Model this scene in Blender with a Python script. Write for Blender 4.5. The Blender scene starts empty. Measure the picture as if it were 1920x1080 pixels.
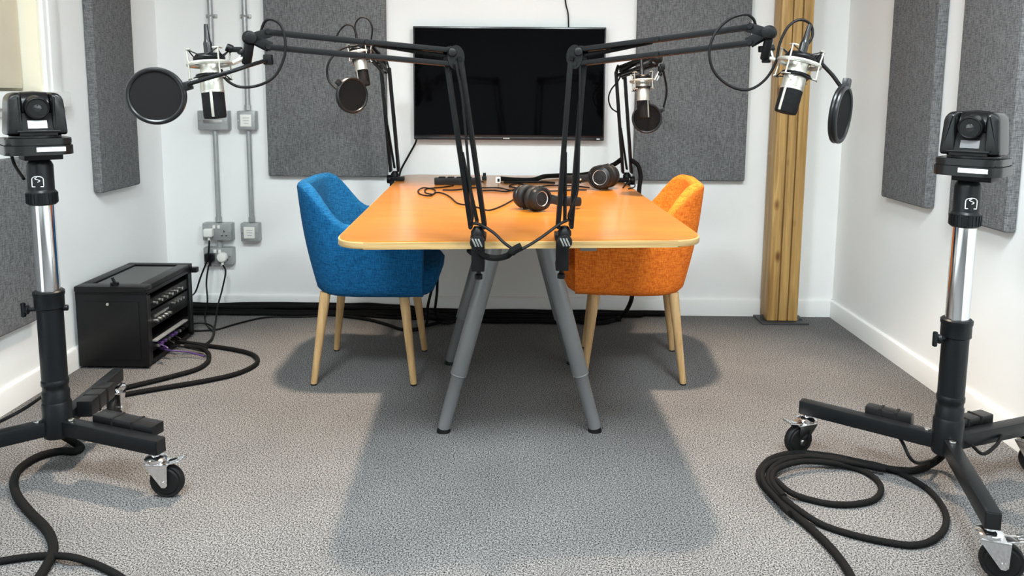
import bpy, bmesh, math, random
from math import sin, cos, pi, radians, sqrt
from mathutils import Vector, Matrix, Euler
random.seed(7)
scene = bpy.context.scene
COL = scene.collection

# ------------------------------------------------------------------ camera
H = 1.13
FPX, PX, PY = 1442.0, 960.0, 360.0
EUL = Euler((radians(90 - 7.2), radians(-0.4), radians(0.55)), 'XYZ')
RM = EUL.to_matrix()
CAMP = Vector((0, 0, H))
cam_d = bpy.data.cameras.new('camera')
cam_d.sensor_width = 36.0
cam_d.lens = 36.0 * FPX / 1920.0
cam_d.shift_y = -(540 - PY) / 1920.0
cam_d.clip_start = 0.05
cam = bpy.data.objects.new('camera', cam_d)
cam.location = CAMP
cam.rotation_euler = EUL
COL.objects.link(cam)
scene.camera = cam


def ray(x, y):
    return RM @ Vector(((x - PX) / FPX, -(y - PY) / FPX, -1.0))


def D(x, y, Y):
    """measured point of the photograph at room depth Y"""
    d = ray(x, y)
    return CAMP + d * (Y / d.y)


def F(x, y, z=0.0):
    """measured point of the photograph at height z"""
    d = ray(x, y)
    return CAMP + d * ((z - H) / d.z)


# ------------------------------------------------------------------ materials
def mat(name, col, rough=0.5, metal=0.0, spec=0.5, var=0.0, vscale=60.0, bump=0.0, bscale=200.0, coat=0.0, col2=None, detail=3.0):
    m = bpy.data.materials.new(name)
    m.use_nodes = True
    nt = m.node_tree
    b = nt.nodes['Principled BSDF']
    b.inputs['Base Color'].default_value = (*col, 1)
    b.inputs['Roughness'].default_value = rough
    b.inputs['Metallic'].default_value = metal
    b.inputs['Specular IOR Level'].default_value = spec
    b.inputs['Coat Weight'].default_value = coat
    tc = nt.nodes.new('ShaderNodeTexCoord')
    if var > 0 or col2:
        n = nt.nodes.new('ShaderNodeTexNoise')
        n.inputs['Scale'].default_value = vscale
        n.inputs['Detail'].default_value = detail
        nt.links.new(tc.outputs['Object'], n.inputs['Vector'])
        r = nt.nodes.new('ShaderNodeValToRGB')
        c2 = col2 if col2 else tuple(c * (1 - var) for c in col)
        c1 = col if col2 else tuple(min(1, c * (1 + var)) for c in col)
        r.color_ramp.elements[0].position = 0.35
        r.color_ramp.elements[1].position = 0.65
        r.color_ramp.elements[0].color = (*c2, 1)
        r.color_ramp.elements[1].color = (*c1, 1)
        nt.links.new(n.outputs['Fac'], r.inputs['Fac'])
        nt.links.new(r.outputs['Color'], b.inputs['Base Color'])
    if bump > 0:
        n2 = nt.nodes.new('ShaderNodeTexNoise')
        n2.inputs['Scale'].default_value = bscale
        n2.inputs['Detail'].default_value = 2.0
        nt.links.new(tc.outputs['Object'], n2.inputs['Vector'])
        bp = nt.nodes.new('ShaderNodeBump')
        bp.inputs['Strength'].default_value = bump
        bp.inputs['Distance'].default_value = 0.004
        nt.links.new(n2.outputs['Fac'], bp.inputs['Height'])
        nt.links.new(bp.outputs['Normal'], b.inputs['Normal'])
    return m


def fabric(name, cd, cl, scale=420.0, bump=0.5):
    """woven cloth: warp and weft speckle"""
    m = bpy.data.materials.new(name)
    m.use_nodes = True
    nt = m.node_tree
    b = nt.nodes['Principled BSDF']
    b.inputs['Roughness'].default_value = 0.95
    b.inputs['Specular IOR Level'].default_value = 0.15
    tc = nt.nodes.new('ShaderNodeTexCoord')
    facs = []
    for sc in ((scale, scale, scale * 0.12), (scale * 0.12, scale * 0.12, scale)):
        mp = nt.nodes.new('ShaderNodeMapping')
        mp.inputs['Scale'].default_value = sc
        nt.links.new(tc.outputs['Object'], mp.inputs['Vector'])
        n = nt.nodes.new('ShaderNodeTexNoise')
        n.inputs['Scale'].default_value = 1.0
        n.inputs['Detail'].default_value = 2.0
        nt.links.new(mp.outputs['Vector'], n.inputs['Vector'])
        facs.append(n.outputs['Fac'])
    ad = nt.nodes.new('ShaderNodeMath')
    ad.operation = 'ADD'
    nt.links.new(facs[0], ad.inputs[0])
    nt.links.new(facs[1], ad.inputs[1])
    hf = nt.nodes.new('ShaderNodeMath')
    hf.operation = 'MULTIPLY'
    hf.inputs[1].default_value = 0.5
    nt.links.new(ad.outputs[0], hf.inputs[0])
    r = nt.nodes.new('ShaderNodeValToRGB')
    r.color_ramp.elements[0].position = 0.38
    r.color_ramp.elements[1].position = 0.62
    r.color_ramp.elements[0].color = (*cd, 1)
    r.color_ramp.elements[1].color = (*cl, 1)
    nt.links.new(hf.outputs[0], r.inputs['Fac'])
    nt.links.new(r.outputs['Color'], b.inputs['Base Color'])
    bp = nt.nodes.new('ShaderNodeBump')
    bp.inputs['Strength'].default_value = bump
    bp.inputs['Distance'].default_value = 0.002
    nt.links.new(hf.outputs[0], bp.inputs['Height'])
    nt.links.new(bp.outputs['Normal'], b.inputs['Normal'])
    return m


def wood(name, cd, cl, stretch=(2.0, 30.0, 30.0), rough=0.4, coat=0.0, lo=0.3, hi=0.7, spec=0.5, knots=False):
    m = bpy.data.materials.new(name)
    m.use_nodes = True
    nt = m.node_tree
    b = nt.nodes['Principled BSDF']
    b.inputs['Roughness'].default_value = rough
    b.inputs['Coat Weight'].default_value = coat
    b.inputs['Coat Roughness'].default_value = 0.22
    b.inputs['Specular IOR Level'].default_value = spec
    tc = nt.nodes.new('ShaderNodeTexCoord')
    mp = nt.nodes.new('ShaderNodeMapping')
    mp.inputs['Scale'].default_value = stretch
    nt.links.new(tc.outputs['Object'], mp.inputs['Vector'])
    n = nt.nodes.new('ShaderNodeTexNoise')
    n.inputs['Scale'].default_value = 1.0
    n.inputs['Detail'].default_value = 6.0
    n.inputs['Roughness'].default_value = 0.6
    n.inputs['Distortion'].default_value = 0.6
    nt.links.new(mp.outputs['Vector'], n.inputs['Vector'])
    r = nt.nodes.new('ShaderNodeValToRGB')
    r.color_ramp.elements[0].position = lo
    r.color_ramp.elements[1].position = hi
    r.color_ramp.elements[0].color = (*cd, 1)
    r.color_ramp.elements[1].color = (*cl, 1)
    nt.links.new(n.outputs['Fac'], r.inputs['Fac'])
    out = r.outputs['Color']
    if knots:
        mp2 = nt.nodes.new('ShaderNodeMapping')
        mp2.inputs['Scale'].default_value = (9.0, 9.0, 4.5)
        nt.links.new(tc.outputs['Object'], mp2.inputs['Vector'])
        v = nt.nodes.new('ShaderNodeTexVoronoi')
        v.inputs['Scale'].default_value = 1.0
        nt.links.new(mp2.outputs['Vector'], v.inputs['Vector'])
        r2 = nt.nodes.new('ShaderNodeValToRGB')
        r2.color_ramp.elements[0].position = 0.05
        r2.color_ramp.elements[1].position = 0.17
        r2.color_ramp.elements[0].color = (0.35, 0.22, 0.12, 1)
        r2.color_ramp.elements[1].color = (1, 1, 1, 1)
        nt.links.new(v.outputs['Distance'], r2.inputs['Fac'])
        mx = nt.nodes.new('ShaderNodeMix')
        mx.data_type = 'RGBA'
        mx.blend_type = 'MULTIPLY'
        mx.inputs['Factor'].default_value = 1.0
        nt.links.new(out, mx.inputs['A'])
        nt.links.new(r2.outputs['Color'], mx.inputs['B'])
        out = mx.outputs['Result']
    nt.links.new(out, b.inputs['Base Color'])
    return m


def carpet(name):
    m = bpy.data.materials.new(name)
    m.use_nodes = True
    nt = m.node_tree
    b = nt.nodes['Principled BSDF']
    b.inputs['Roughness'].default_value = 1.0
    b.inputs['Specular IOR Level'].default_value = 0.05
    tc = nt.nodes.new('ShaderNodeTexCoord')
    n = nt.nodes.new('ShaderNodeTexNoise')
    n.inputs['Scale'].default_value = 250.0
    n.inputs['Detail'].default_value = 4.0
    n.inputs['Roughness'].default_value = 0.75
    nt.links.new(tc.outputs['Object'], n.inputs['Vector'])
    r = nt.nodes.new('ShaderNodeValToRGB')
    r.color_ramp.elements[0].position = 0.42
    r.color_ramp.elements[1].position = 0.59
    r.color_ramp.elements[0].color = (0.009, 0.0088, 0.0088, 1)
    r.color_ramp.elements[1].color = (0.300, 0.292, 0.287, 1)
    nt.links.new(n.outputs['Fac'], r.inputs['Fac'])
    n3 = nt.nodes.new('ShaderNodeTexNoise')
    n3.inputs['Scale'].default_value = 4.0
    n3.inputs['Detail'].default_value = 3.0
    nt.links.new(tc.outputs['Object'], n3.inputs['Vector'])
    r3 = nt.nodes.new('ShaderNodeValToRGB')
    r3.color_ramp.elements[0].position = 0.3
    r3.color_ramp.elements[1].position = 0.7
    r3.color_ramp.elements[0].color = (0.86, 0.86, 0.87, 1)
    r3.color_ramp.elements[1].color = (1, 1, 1, 1)
    nt.links.new(n3.outputs['Fac'], r3.inputs['Fac'])
    mx = nt.nodes.new('ShaderNodeMix')
    mx.data_type = 'RGBA'
    mx.blend_type = 'MULTIPLY'
    mx.inputs['Factor'].default_value = 1.0
    nt.links.new(r.outputs['Color'], mx.inputs['A'])
    nt.links.new(r3.outputs['Color'], mx.inputs['B'])
    nt.links.new(mx.outputs['Result'], b.inputs['Base Color'])
    bp = nt.nodes.new('ShaderNodeBump')
    bp.inputs['Strength'].default_value = 0.35
    bp.inputs['Distance'].default_value = 0.004
    nt.links.new(n.outputs['Fac'], bp.inputs['Height'])
    nt.links.new(bp.outputs['Normal'], b.inputs['Normal'])
    return m


def glass_mat(name, tint=(0.9, 0.95, 0.95), amount=0.12):
    m = bpy.data.materials.new(name)
    m.use_nodes = True
    nt = m.node_tree
    nt.nodes.remove(nt.nodes['Principled BSDF'])
    o = nt.nodes['Material Output']
    t = nt.nodes.new('ShaderNodeBsdfTransparent')
    t.inputs['Color'].default_value = (*tint, 1)
    g = nt.nodes.new('ShaderNodeBsdfGlossy')
    g.inputs['Roughness'].default_value = 0.03
    mx = nt.nodes.new('ShaderNodeMixShader')
    mx.inputs['Fac'].default_value = amount
    nt.links.new(t.outputs[0], mx.inputs[1])
    nt.links.new(g.outputs[0], mx.inputs[2])
    nt.links.new(mx.outputs[0], o.inputs['Surface'])
    return m


def mesh_cloth(name):
    """thin nylon net of the pop filters: partly see-through weave"""
    m = bpy.data.materials.new(name)
    m.use_nodes = True
    nt = m.node_tree
    b = nt.nodes['Principled BSDF']
    b.inputs['Base Color'].default_value = (0.010, 0.0095, 0.0095, 1)
    b.inputs['Roughness'].default_value = 0.9
    b.inputs['Specular IOR Level'].default_value = 0.08
    o = nt.nodes['Material Output']
    t = nt.nodes.new('ShaderNodeBsdfTransparent')
    mx = nt.nodes.new('ShaderNodeMixShader')
    mx.inputs['Fac'].default_value = 0.95
    nt.links.new(t.outputs[0], mx.inputs[1])
    nt.links.new(b.outputs[0], mx.inputs[2])
    nt.links.new(mx.outputs[0], o.inputs['Surface'])
    return m


def emit(name, col, s):
    m = bpy.data.materials.new(name)
    m.use_nodes = True
    b = m.node_tree.nodes['Principled BSDF']
    b.inputs['Base Color'].default_value = (0.9, 0.9, 0.9, 1)
    b.inputs['Emission Color'].default_value = (*col, 1)
    b.inputs['Emission Strength'].default_value = s
    return m


M = {}
M['wall'] = mat('wall_paint', (0.86, 0.86, 0.845), 0.85, spec=0.2, var=0.015, vscale=3.0, bump=0.05, bscale=90)
M['ceil'] = mat('ceiling_paint', (0.40, 0.385, 0.36), 0.9, spec=0.2)
M['trim'] = mat('trim_gloss_white', (0.82, 0.82, 0.80), 0.35)
M['cream'] = mat('window_cream_paint', (0.86, 0.80, 0.64), 0.45)
M['blind'] = mat('window_blind_cloth', (0.60, 0.53, 0.41), 0.9, spec=0.1, var=0.06, vscale=5.0)
M['glass'] = glass_mat('window_glass')
M['smoke'] = glass_mat('lid_window_glass', (0.30, 0.32, 0.33), 0.35)
M['carpet'] = carpet('carpet_pile')
M['panel'] = fabric('acoustic_panel_cloth', (0.085, 0.085, 0.087), (0.215, 0.215, 0.218), 380.0, 0.5)
M['blue'] = fabric('blue_chair_cloth', (0.003, 0.046, 0.125), (0.009, 0.110, 0.260), 330.0, 0.4)
M['orange'] = fabric('orange_chair_cloth', (0.54, 0.092, 0.010), (0.86, 0.235, 0.028), 330.0, 0.4)
M['oak'] = wood('oak_leg', (0.42, 0.25, 0.10), (0.62, 0.40, 0.19), (60, 60, 5), 0.5)
M['table'] = wood('table_veneer', (0.36, 0.118, 0.012), (0.50, 0.188, 0.022), (3.0, 40.0, 10.0), 0.30, 0.5, 0.25, 0.75)
M['edge'] = wood('table_ply_edge', (0.27, 0.170, 0.062), (0.50, 0.335, 0.14), (4.0, 4.0, 150.0), 0.4)
M['pine'] = wood('pine_post', (0.27, 0.140, 0.034), (0.58, 0.36, 0.125), (55, 55, 2.2), 0.5, knots=True)
M['groove'] = mat('pine_dark_groove', (0.15, 0.075, 0.025), 0.8)
M['legmetal'] = mat('table_leg_grey', (0.20, 0.20, 0.205), 0.38, 0.3)
M['chrome'] = mat('chrome', (0.85, 0.85, 0.86), 0.10, 1.0)
M['steel'] = mat('brushed_steel', (0.62, 0.62, 0.60), 0.28, 1.0)
M['silver'] = mat('mic_silver', (0.52, 0.50, 0.44), 0.36, 0.75)
M['pewter'] = mat('mount_pewter', (0.46, 0.44, 0.38), 0.38, 0.8)
M['black'] = mat('black_paint', (0.004, 0.004, 0.0044), 0.45, spec=0.20)
M['blackm'] = mat('black_matt', (0.008, 0.008, 0.008), 0.7, spec=0.2)
M['standbk'] = mat('stand_black_enamel', (0.005, 0.006, 0.0072), 0.36, spec=0.25, var=0.1, vscale=40)
M['plastic'] = mat('black_plastic', (0.006, 0.006, 0.0066), 0.32, spec=0.35)
M['ptz'] = mat('camera_black_plastic', (0.006, 0.0065, 0.007), 0.27, spec=0.38)
M['lens'] = mat('lens_glass', (0.004, 0.004, 0.006), 0.04, spec=0.9, coat=1.0)
M['grille'] = mat('mic_grille_black', (0.004, 0.004, 0.0045), 0.6, spec=0.15, bump=0.8, bscale=900)
M['net'] = mesh_cloth('pop_filter_net')
M['cable'] = mat('cable_rubber', (0.005, 0.0047, 0.0047), 0.5, spec=0.16)
M['sleeve'] = mat('braided_cable_sleeve', (0.005, 0.0048, 0.0048), 0.72, spec=0.13, bump=0.6, bscale=500)
M['screen'] = mat('tv_screen', (0.0015, 0.0015, 0.002), 0.05, spec=0.07)
M['bezel'] = mat('tv_bezel', (0.012, 0.010, 0.011), 0.25)
M['white'] = mat('white_plastic', (0.80, 0.79, 0.74), 0.4)
M['label'] = mat('white_label_paper', (0.86, 0.86, 0.86), 0.6)
M['galv'] = mat('galvanised_steel', (0.40, 0.41, 0.41), 0.45, 0.55, var=0.06, vscale=25)
M['rack'] = mat('rack_black_powder', (0.005, 0.005, 0.0056), 0.40, spec=0.28)
M['rubber'] = mat('rubber_wheel', (0.006, 0.006, 0.006), 0.6, spec=0.25)
M['leather'] = mat('headphone_pad', (0.010, 0.010, 0.010), 0.5, spec=0.22)
M['hpshell'] = mat('headphone_shell', (0.008, 0.008, 0.0088), 0.34, spec=0.28)
M['purple'] = mat('purple_plug', (0.060, 0.028, 0.110), 0.4)
M['lampw'] = emit('lamp_warm', (1.0, 0.86, 0.70), 6.0)
M['greylabel'] = mat('grey_label', (0.13, 0.13, 0.135), 0.6)
M['base_plate'] = mat('post_base_plate', (0.06, 0.06, 0.062), 0.5, 0.4)
M['ink'] = mat('faded_print', (0.45, 0.45, 0.46), 0.7)


# ------------------------------------------------------------------ mesh builder
def frame_from(axis):
    z = Vector(axis).normalized()
    t = Vector((0, 0, 1)) if abs(z.z) < 0.9 else Vector((1, 0, 0))
    x = t.cross(z).normalized()
    y = z.cross(x)
    return x, y, z


def smooth_path(pts, sub=6, closed=False):
    P = [Vector(p) for p in pts]
    n = len(P)
    if n < 3:
        return P
    out = []
    rng = n if closed else n - 1
    for i in range(rng):
        p1, p2 = P[i], P[(i + 1) % n]
        p0 = P[i - 1] if (i > 0 or closed) else p1 * 2 - p2
        p3 = P[(i + 2) % n] if (i + 2 < n or closed) else p2 * 2 - p1
        for k in range(sub):
            t = k / sub
            out.append(0.5 * ((2 * p1) + (p2 - p0) * t + (2 * p0 - 5 * p1 + 4 * p2 - p3) * t * t + (3 * p1 - p0 - 3 * p2 + p3) * t ** 3))
    if not closed:
        out.append(P[-1])
    return out


class MB:
    def __init__(s):
        s.bm = bmesh.new()

    def box(s, c, size, rot=None, bev=0.0, seg=2):
        r = bmesh.ops.create_cube(s.bm, size=1.0)
        vs = r['verts']
        Mx = Matrix.Translation(Vector(c)) @ (rot.to_4x4() if rot else Matrix()) @ Matrix.Diagonal((*size, 1))
        bmesh.ops.transform(s.bm, matrix=Mx, verts=vs)
        if bev > 0:
            es = set(e for v in vs for e in v.link_edges)
            bmesh.ops.bevel(s.bm, geom=list(es), offset=min(bev, min(size) * 0.49), segments=seg, profile=0.6, affect='EDGES')
        return s

    def bar(s, p0, p1, w, h, up=(0, 0, 1), bev=0.0):
        p0, p1 = Vector(p0), Vector(p1)
        x = (p1 - p0)
        L = x.length
        x.normalize()
        u = Vector(up)
        y = u.cross(x).normalized()
        z = x.cross(y)
        R = Matrix((x, y, z)).transposed()
        return s.box((p0 + p1) / 2, (L, w, h), R, bev)

    def loft(s, rings, cap0=True, cap1=True, closed=True):
        vr = [[s.bm.verts.new(p) for p in r] for r in rings]
        n = len(vr[0])
        for a, b in zip(vr[:-1], vr[1:]):
            for i in range(n if closed else n - 1):
                j = (i + 1) % n
                try:
                    s.bm.faces.new((a[i], a[j], b[j], b[i]))
                except ValueError:
                    pass
        if cap0:
            s.bm.faces.new(list(reversed(vr[0])))
        if cap1:
            s.bm.faces.new(vr[-1])
        return s

    def lathe(s, prof, p0, axis, n=32, cap0=True, cap1=True, sq=1.0):
        x, y, z = frame_from(axis)
        p0 = Vector(p0)
        rings = []
        for r, h in prof:
            r = max(r, 1e-5)
            rings.append([p0 + z * h + x * (r * cos(2 * pi * i / n)) + y * (r * sq * sin(2 * pi * i / n)) for i in range(n)])
        return s.loft(rings, cap0, cap1)

    def cyl(s, p0, p1, r0, r1=None, n=20, bev=0.0):
        p0, p1 = Vector(p0), Vector(p1)
        L = (p1 - p0).length
        r1 = r0 if r1 is None else r1
        if bev > 0:
            b = min(bev, L * 0.45)
            prof = [(r0 - b, 0), (r0 - b * 0.3, b * 0.3), (r0, b), (r1, L - b), (r1 - b * 0.3, L - b * 0.3), (r1 - b, L)]
        else:
            prof = [(r0, 0), (r1, L)]
        return s.lathe(prof, p0, p1 - p0, n)

    def tube(s, pts, r, n=10, sub=6, closed=False, smooth=True):
        P = smooth_path(pts, sub, closed) if smooth else [Vector(p) for p in pts]
        m = len(P)
        rings = []
        up = None
        for i in range(m):
            if closed:
                t = P[(i + 1) % m] - P[i - 1]
            else:
                t = P[min(i + 1, m - 1)] - P[max(i - 1, 0)]
            if t.length < 1e-9:
                t = Vector((0, 0, 1))
            t.normalize()
            if up is None:
                up = frame_from(t)[0]
            up = (up - t * up.dot(t))
            if up.length < 1e-6:
                up = frame_from(t)[0]
            up.normalize()
            v = t.cross(up)
            rr = r(i / (m - 1)) if callable(r) else r
            rings.append([P[i] + up * (rr * cos(2 * pi * k / n)) + v * (rr * sin(2 * pi * k / n)) for k in range(n)])
        if closed:
            rings.append(rings[0])
            vr = [[s.bm.verts.new(p) for p in q] for q in rings[:-1]]
            vr.append(vr[0])
            # align last to first ring
            best, bo = None, 0
            for o in range(n):
                d = sum((vr[-2][k].co - vr[0][(k + o) % n].co).length for k in range(n))
                if best is None or d < best:
                    best, bo = d, o
            vr[-1] = [vr[0][(k + bo) % n] for k in range(n)]
            for a, b in zip(vr[:-1], vr[1:]):
                for k in range(n):
                    j = (k + 1) % n
                    s.bm.faces.new((a[k], a[j], b[j], b[k]))
            return s
        return s.loft(rings)

    def ring(s, c, axis, R, r, n=48, m=10, sx=1.0):
        x, y, z = frame_from(axis)
        c = Vector(c)
        pts = [c + x * (R * sx * cos(2 * pi * i / n)) + y * (R * sin(2 * pi * i / n)) for i in range(n)]
        return s.tube(pts, r, m, closed=True, smooth=False)

    def sph(s, c, r, sc=(1, 1, 1), rot=None):
        q = bmesh.ops.create_uvsphere(s.bm, u_segments=20, v_segments=12, radius=r)
        Mx = Matrix.Translation(Vector(c)) @ (rot.to_4x4() if rot else Matrix()) @ Matrix.Diagonal((*sc, 1))
        bmesh.ops.transform(s.bm, matrix=Mx, verts=q['verts'])
        return s

    def prism(s, poly, h, Mx, bev=0.0, seg=2):
        """poly in local xy, extruded along local z from 0 to h, placed by Mx"""
        lo = [s.bm.verts.new(Mx @ Vector((p[0], p[1], 0))) for p in poly]
        hi = [s.bm.verts.new(Mx @ Vector((p[0], p[1], h))) for p in poly]
        n = len(poly)
        fs = [s.bm.faces.new(list(reversed(lo))), s.bm.faces.new(hi)]
        for i in range(n):
            j = (i + 1) % n
            fs.append(s.bm.faces.new((lo[i], lo[j], hi[j], hi[i])))
        if bev > 0:
            es = list(fs[0].edges) + list(fs[1].edges)
            bmesh.ops.bevel(s.bm, geom=es, offset=bev, segments=seg, profile=0.6, affect='EDGES')
        return s

    def coil(s, p0, p1, R, r, turns=24):
        x, y, z = frame_from(Vector(p1) - Vector(p0))
        p0, p1 = Vector(p0), Vector(p1)
        n = turns * 8
        pts = [p0.lerp(p1, i / n) + x * (R * cos(2 * pi * i / 8)) + y * (R * sin(2 * pi * i / 8)) for i in range(n + 1)]
        return s.tube(pts, r, 4, smooth=False)

    def build(s, name, m, parent=None, origin=None, ang=35):
        bmesh.ops.recalc_face_normals(s.bm, faces=s.bm.faces)
        if parent is not None:
            W = WORLD.get(parent.name, Matrix())
            Wi = W.inverted()
            s.bm.transform(Wi)
        elif origin is not None:
            W = Matrix.Translation(Vector(origin))
            s.bm.transform(W.inverted())
        else:
            W = Matrix()
        me = bpy.data.meshes.new(name)
        s.bm.to_mesh(me)
        s.bm.free()
        for p in me.polygons:
            p.use_smooth = True
        me.set_sharp_from_angle(angle=radians(ang))
        ms = m if isinstance(m, (list, tuple)) else [m]
        for q in ms:
            me.materials.append(M[q] if isinstance(q, str) else q)
        o = bpy.data.objects.new(name, me)
        COL.objects.link(o)
        if parent is not None:
            o.parent = parent
        elif origin is not None:
            o.location = Vector(origin)
        WORLD[o.name] = W
        return o


WORLD = {}


def thing(name, loc, label, cat, group=None, rz=0.0):
    o = bpy.data.objects.new(name, None)
    o.empty_display_size = 0.1
    COL.objects.link(o)
    o.location = Vector(loc)
    o.rotation_euler = (0, 0, rz)
    WORLD[o.name] = Matrix.Translation(Vector(loc)) @ Matrix.Rotation(rz, 4, 'Z')
    return tag(o, label, cat, group)


def tag(o, label, cat, group=None):
    o['label'] = label
    o['category'] = cat
    if group:
        o['group'] = group
    return o


def struct(o):
    o['kind'] = 'structure'
    return o


def plabel(o, label):
    o['label'] = label
    return o


def local(o):
    """matrix from a thing's own space to the room"""
    return WORLD[o.name]


# ------------------------------------------------------------------ the room
XL, XR, YB, YR, ZC = -1.82, 1.63, 3.90, -3.2, 2.55
T = 0.12
struct(MB().box(((XL + XR) / 2, (YB + YR) / 2, -0.05), (XR - XL + 2 * T, YB - YR + 2 * T, 0.10)).build('floor', 'carpet'))
struct(MB().box(((XL + XR) / 2, (YB + YR) / 2, ZC + 0.05), (XR - XL + 2 * T, YB - YR + 2 * T, 0.10)).build('ceiling', 'ceil'))
struct(MB().box(((XL + XR) / 2, YB + T / 2, ZC / 2), (XR - XL + 2 * T, T, ZC)).build('wall_back', 'wall'))
struct(MB().box(((XL + XR) / 2, YR - T / 2, ZC / 2), (XR - XL + 2 * T, T, ZC)).build('wall_rear', 'wall'))
struct(MB().box((XR + T / 2, (YB + YR) / 2, ZC / 2), (T, YB - YR, ZC)).build('wall_right', 'wall'))
# left wall with two window openings, the second unseen and added for cool fill (y0, y1, z0, z1)
WINS = [(1.75, 2.95, 1.13, 2.20), (-1.9, 0.5, 0.95, 2.25)]
b = MB()
TW = 0.20
xs = XL - TW / 2


def wseg(y0, y1, z0, z1):
    if y1 - y0 > 1e-4 and z1 - z0 > 1e-4:
        b.box((xs, (y0 + y1) / 2, (z0 + z1) / 2), (TW, y1 - y0, z1 - z0))


ycur = YR
for (y0, y1, z0, z1) in sorted(WINS):
    wseg(ycur, y0, 0, ZC)
    wseg(y0, y1, 0, z0)
    wseg(y0, y1, z1, ZC)
    ycur = y1
wseg(ycur, YB, 0, ZC)
struct(b.build('wall_left', 'wall'))


def baseboard(name, p0, p1, nrm):
    p0, p1, nrm = Vector(p0), Vector(p1), Vector(nrm)
    x = (p1 - p0).normalized()
    prof = [(0, 0), (0.016, 0), (0.016, 0.076), (0.013, 0.085), (0.006, 0.09), (0, 0.09)]
    rings = []
    for p in (p0, p1):
        rings.append([p + nrm * a + Vector((0, 0, h)) for a, h in prof])
    return struct(MB().loft(rings).build(name, 'trim'))


baseboard('baseboard_back', (XL, YB, 0), (XR, YB, 0), (0, -1, 0))
baseboard('baseboard_left', (XL, YR, 0), (XL, YB, 0), (1, 0, 0))
baseboard('baseboard_right', (XR, YR, 0), (XR, YB, 0), (-1, 0, 0))
baseboard('baseboard_rear', (XL, YR, 0), (XR, YR, 0), (0, 1, 0))

# windows: casing, reveal, sash, pane
for wi, (y0, y1, z0, z1) in enumerate(WINS):
    n = wi + 1
    ym, zm = (y0 + y1) / 2, (z0 + z1) / 2
    fr = MB()
    xo = XL - (0.115 if wi == 0 else 0.15)
    for yy in (y0 + 0.02, y1 - 0.02):
        fr.box((xo, yy, zm), (0.06, 0.04, z1 - z0), bev=0.004)
    fr.box((xo, ym, z0 + 0.025), (0.06, y1 - y0 - 0.08, 0.05), bev=0.004)
    fr.box((xo, ym, z1 - 0.025), (0.06, y1 - y0 - 0.08, 0.05), bev=0.004)
    # lining of the reveal
    fr.box((XL - 0.065, y1 - 0.006, zm), (0.13, 0.012, z1 - z0))
    fr.box((XL - 0.065, y0 + 0.006, zm), (0.13, 0.012, z1 - z0))
    wo = struct(fr.build('window_%d' % n, 'cream'))
    pane = MB().box((xo - 0.005, ym, zm), (0.006, y1 - y0 - 0.06, z1 - z0 - 0.06)).build('window_pane', 'glass', wo)
    cs = MB()
    cw = 0.10
    for yy in (y0 - cw / 2, y1 + cw / 2):
        cs.box((XL + 0.009, yy, zm + 0.03), (0.018, cw, z1 - z0 + 0.16), bev=0.005)
        cs.box((XL + 0.013, yy, zm + 0.03), (0.024, cw * 0.55, z1 - z0 + 0.15), bev=0.006)
    cs.box((XL + 0.009, ym, z1 + cw / 2), (0.018, y1 - y0 - 0.002, cw), bev=0.005)
    cs.build('window_casing', 'trim', wo)
    MB().box((XL - 0.030, ym, z0 - 0.030), (0.14, y1 - y0 + 0.22, 0.060), bev=0.006).box((XL + 0.008, ym, z0 - 0.075), (0.016, y1 - y0 + 0.20, 0.030), bev=0.004).build('window_sill', 'trim', wo)
# roller blind behind the pane of the first window
bl = MB()
y0, y1, z0, z1 = WINS[0]
rr = []
for i in range(25):
    yy = y0 + 0.03 + (y1 - y0 - 0.06) * i / 24
    rr.append((XL - 0.062 + 0.002 * sin(i * 0.9), yy))
bl.loft([[Vector((x, y, z)) for x, y in rr] + [Vector((x - 0.003, y, z)) for x, y in reversed(rr)] for z in (z0 + 0.012, z1 - 0.08)])
bl.cyl((XL - 0.055, y0 + 0.02, z1 - 0.05), (XL - 0.055, y1 - 0.02, z1 - 0.05), 0.024)
tag(bl.build('roller_blind', 'blind', origin=(XL - 0.062, (y0 + y1) / 2, z0)), 'beige roller blind pulled down in the window at the upper left', 'blind')
tag(MB().tube([(XL + 0.004, 2.965, 2.5), (XL + 0.006, 2.955, 2.0), (XL + 0.006, 2.962, 1.6), (XL + 0.006, 2.972, 1.3), (XL + 0.012, 2.985, 1.145)], 0.004, 8).build('window_cable', 'cable', origin=(XL + 0.01, 2.96, 1.15)), 'thin dark cable hanging down beside the window casing at upper left', 'cable')

# ------------------------------------------------------------------ acoustic panels


def panel(name, c, size, label, skew=None):
    b = MB().box(c, size, bev=0.012, seg=3)
    return tag(b.build(name, 'panel', origin=c), label, 'acoustic panel', 'grey acoustic wall panels')


PT = 0.04


def wpanel(axis, a0, a1, z0, z1, label):
    if axis == 'back':
        panel('acoustic_panel', ((a0 + a1) / 2, YB - PT / 2 - 0.002, (z0 + z1) / 2), (a1 - a0, PT, z1 - z0), label)
    elif axis == 'left':
        panel('acoustic_panel', (XL + PT / 2 + 0.002, (a0 + a1) / 2, (z0 + z1) / 2), (PT, a1 - a0, z1 - z0), label)
    else:
        panel('acoustic_panel', (XR - PT / 2 - 0.002, (a0 + a1) / 2, (z0 + z1) / 2), (PT, a1 - a0, z1 - z0), label)


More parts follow.
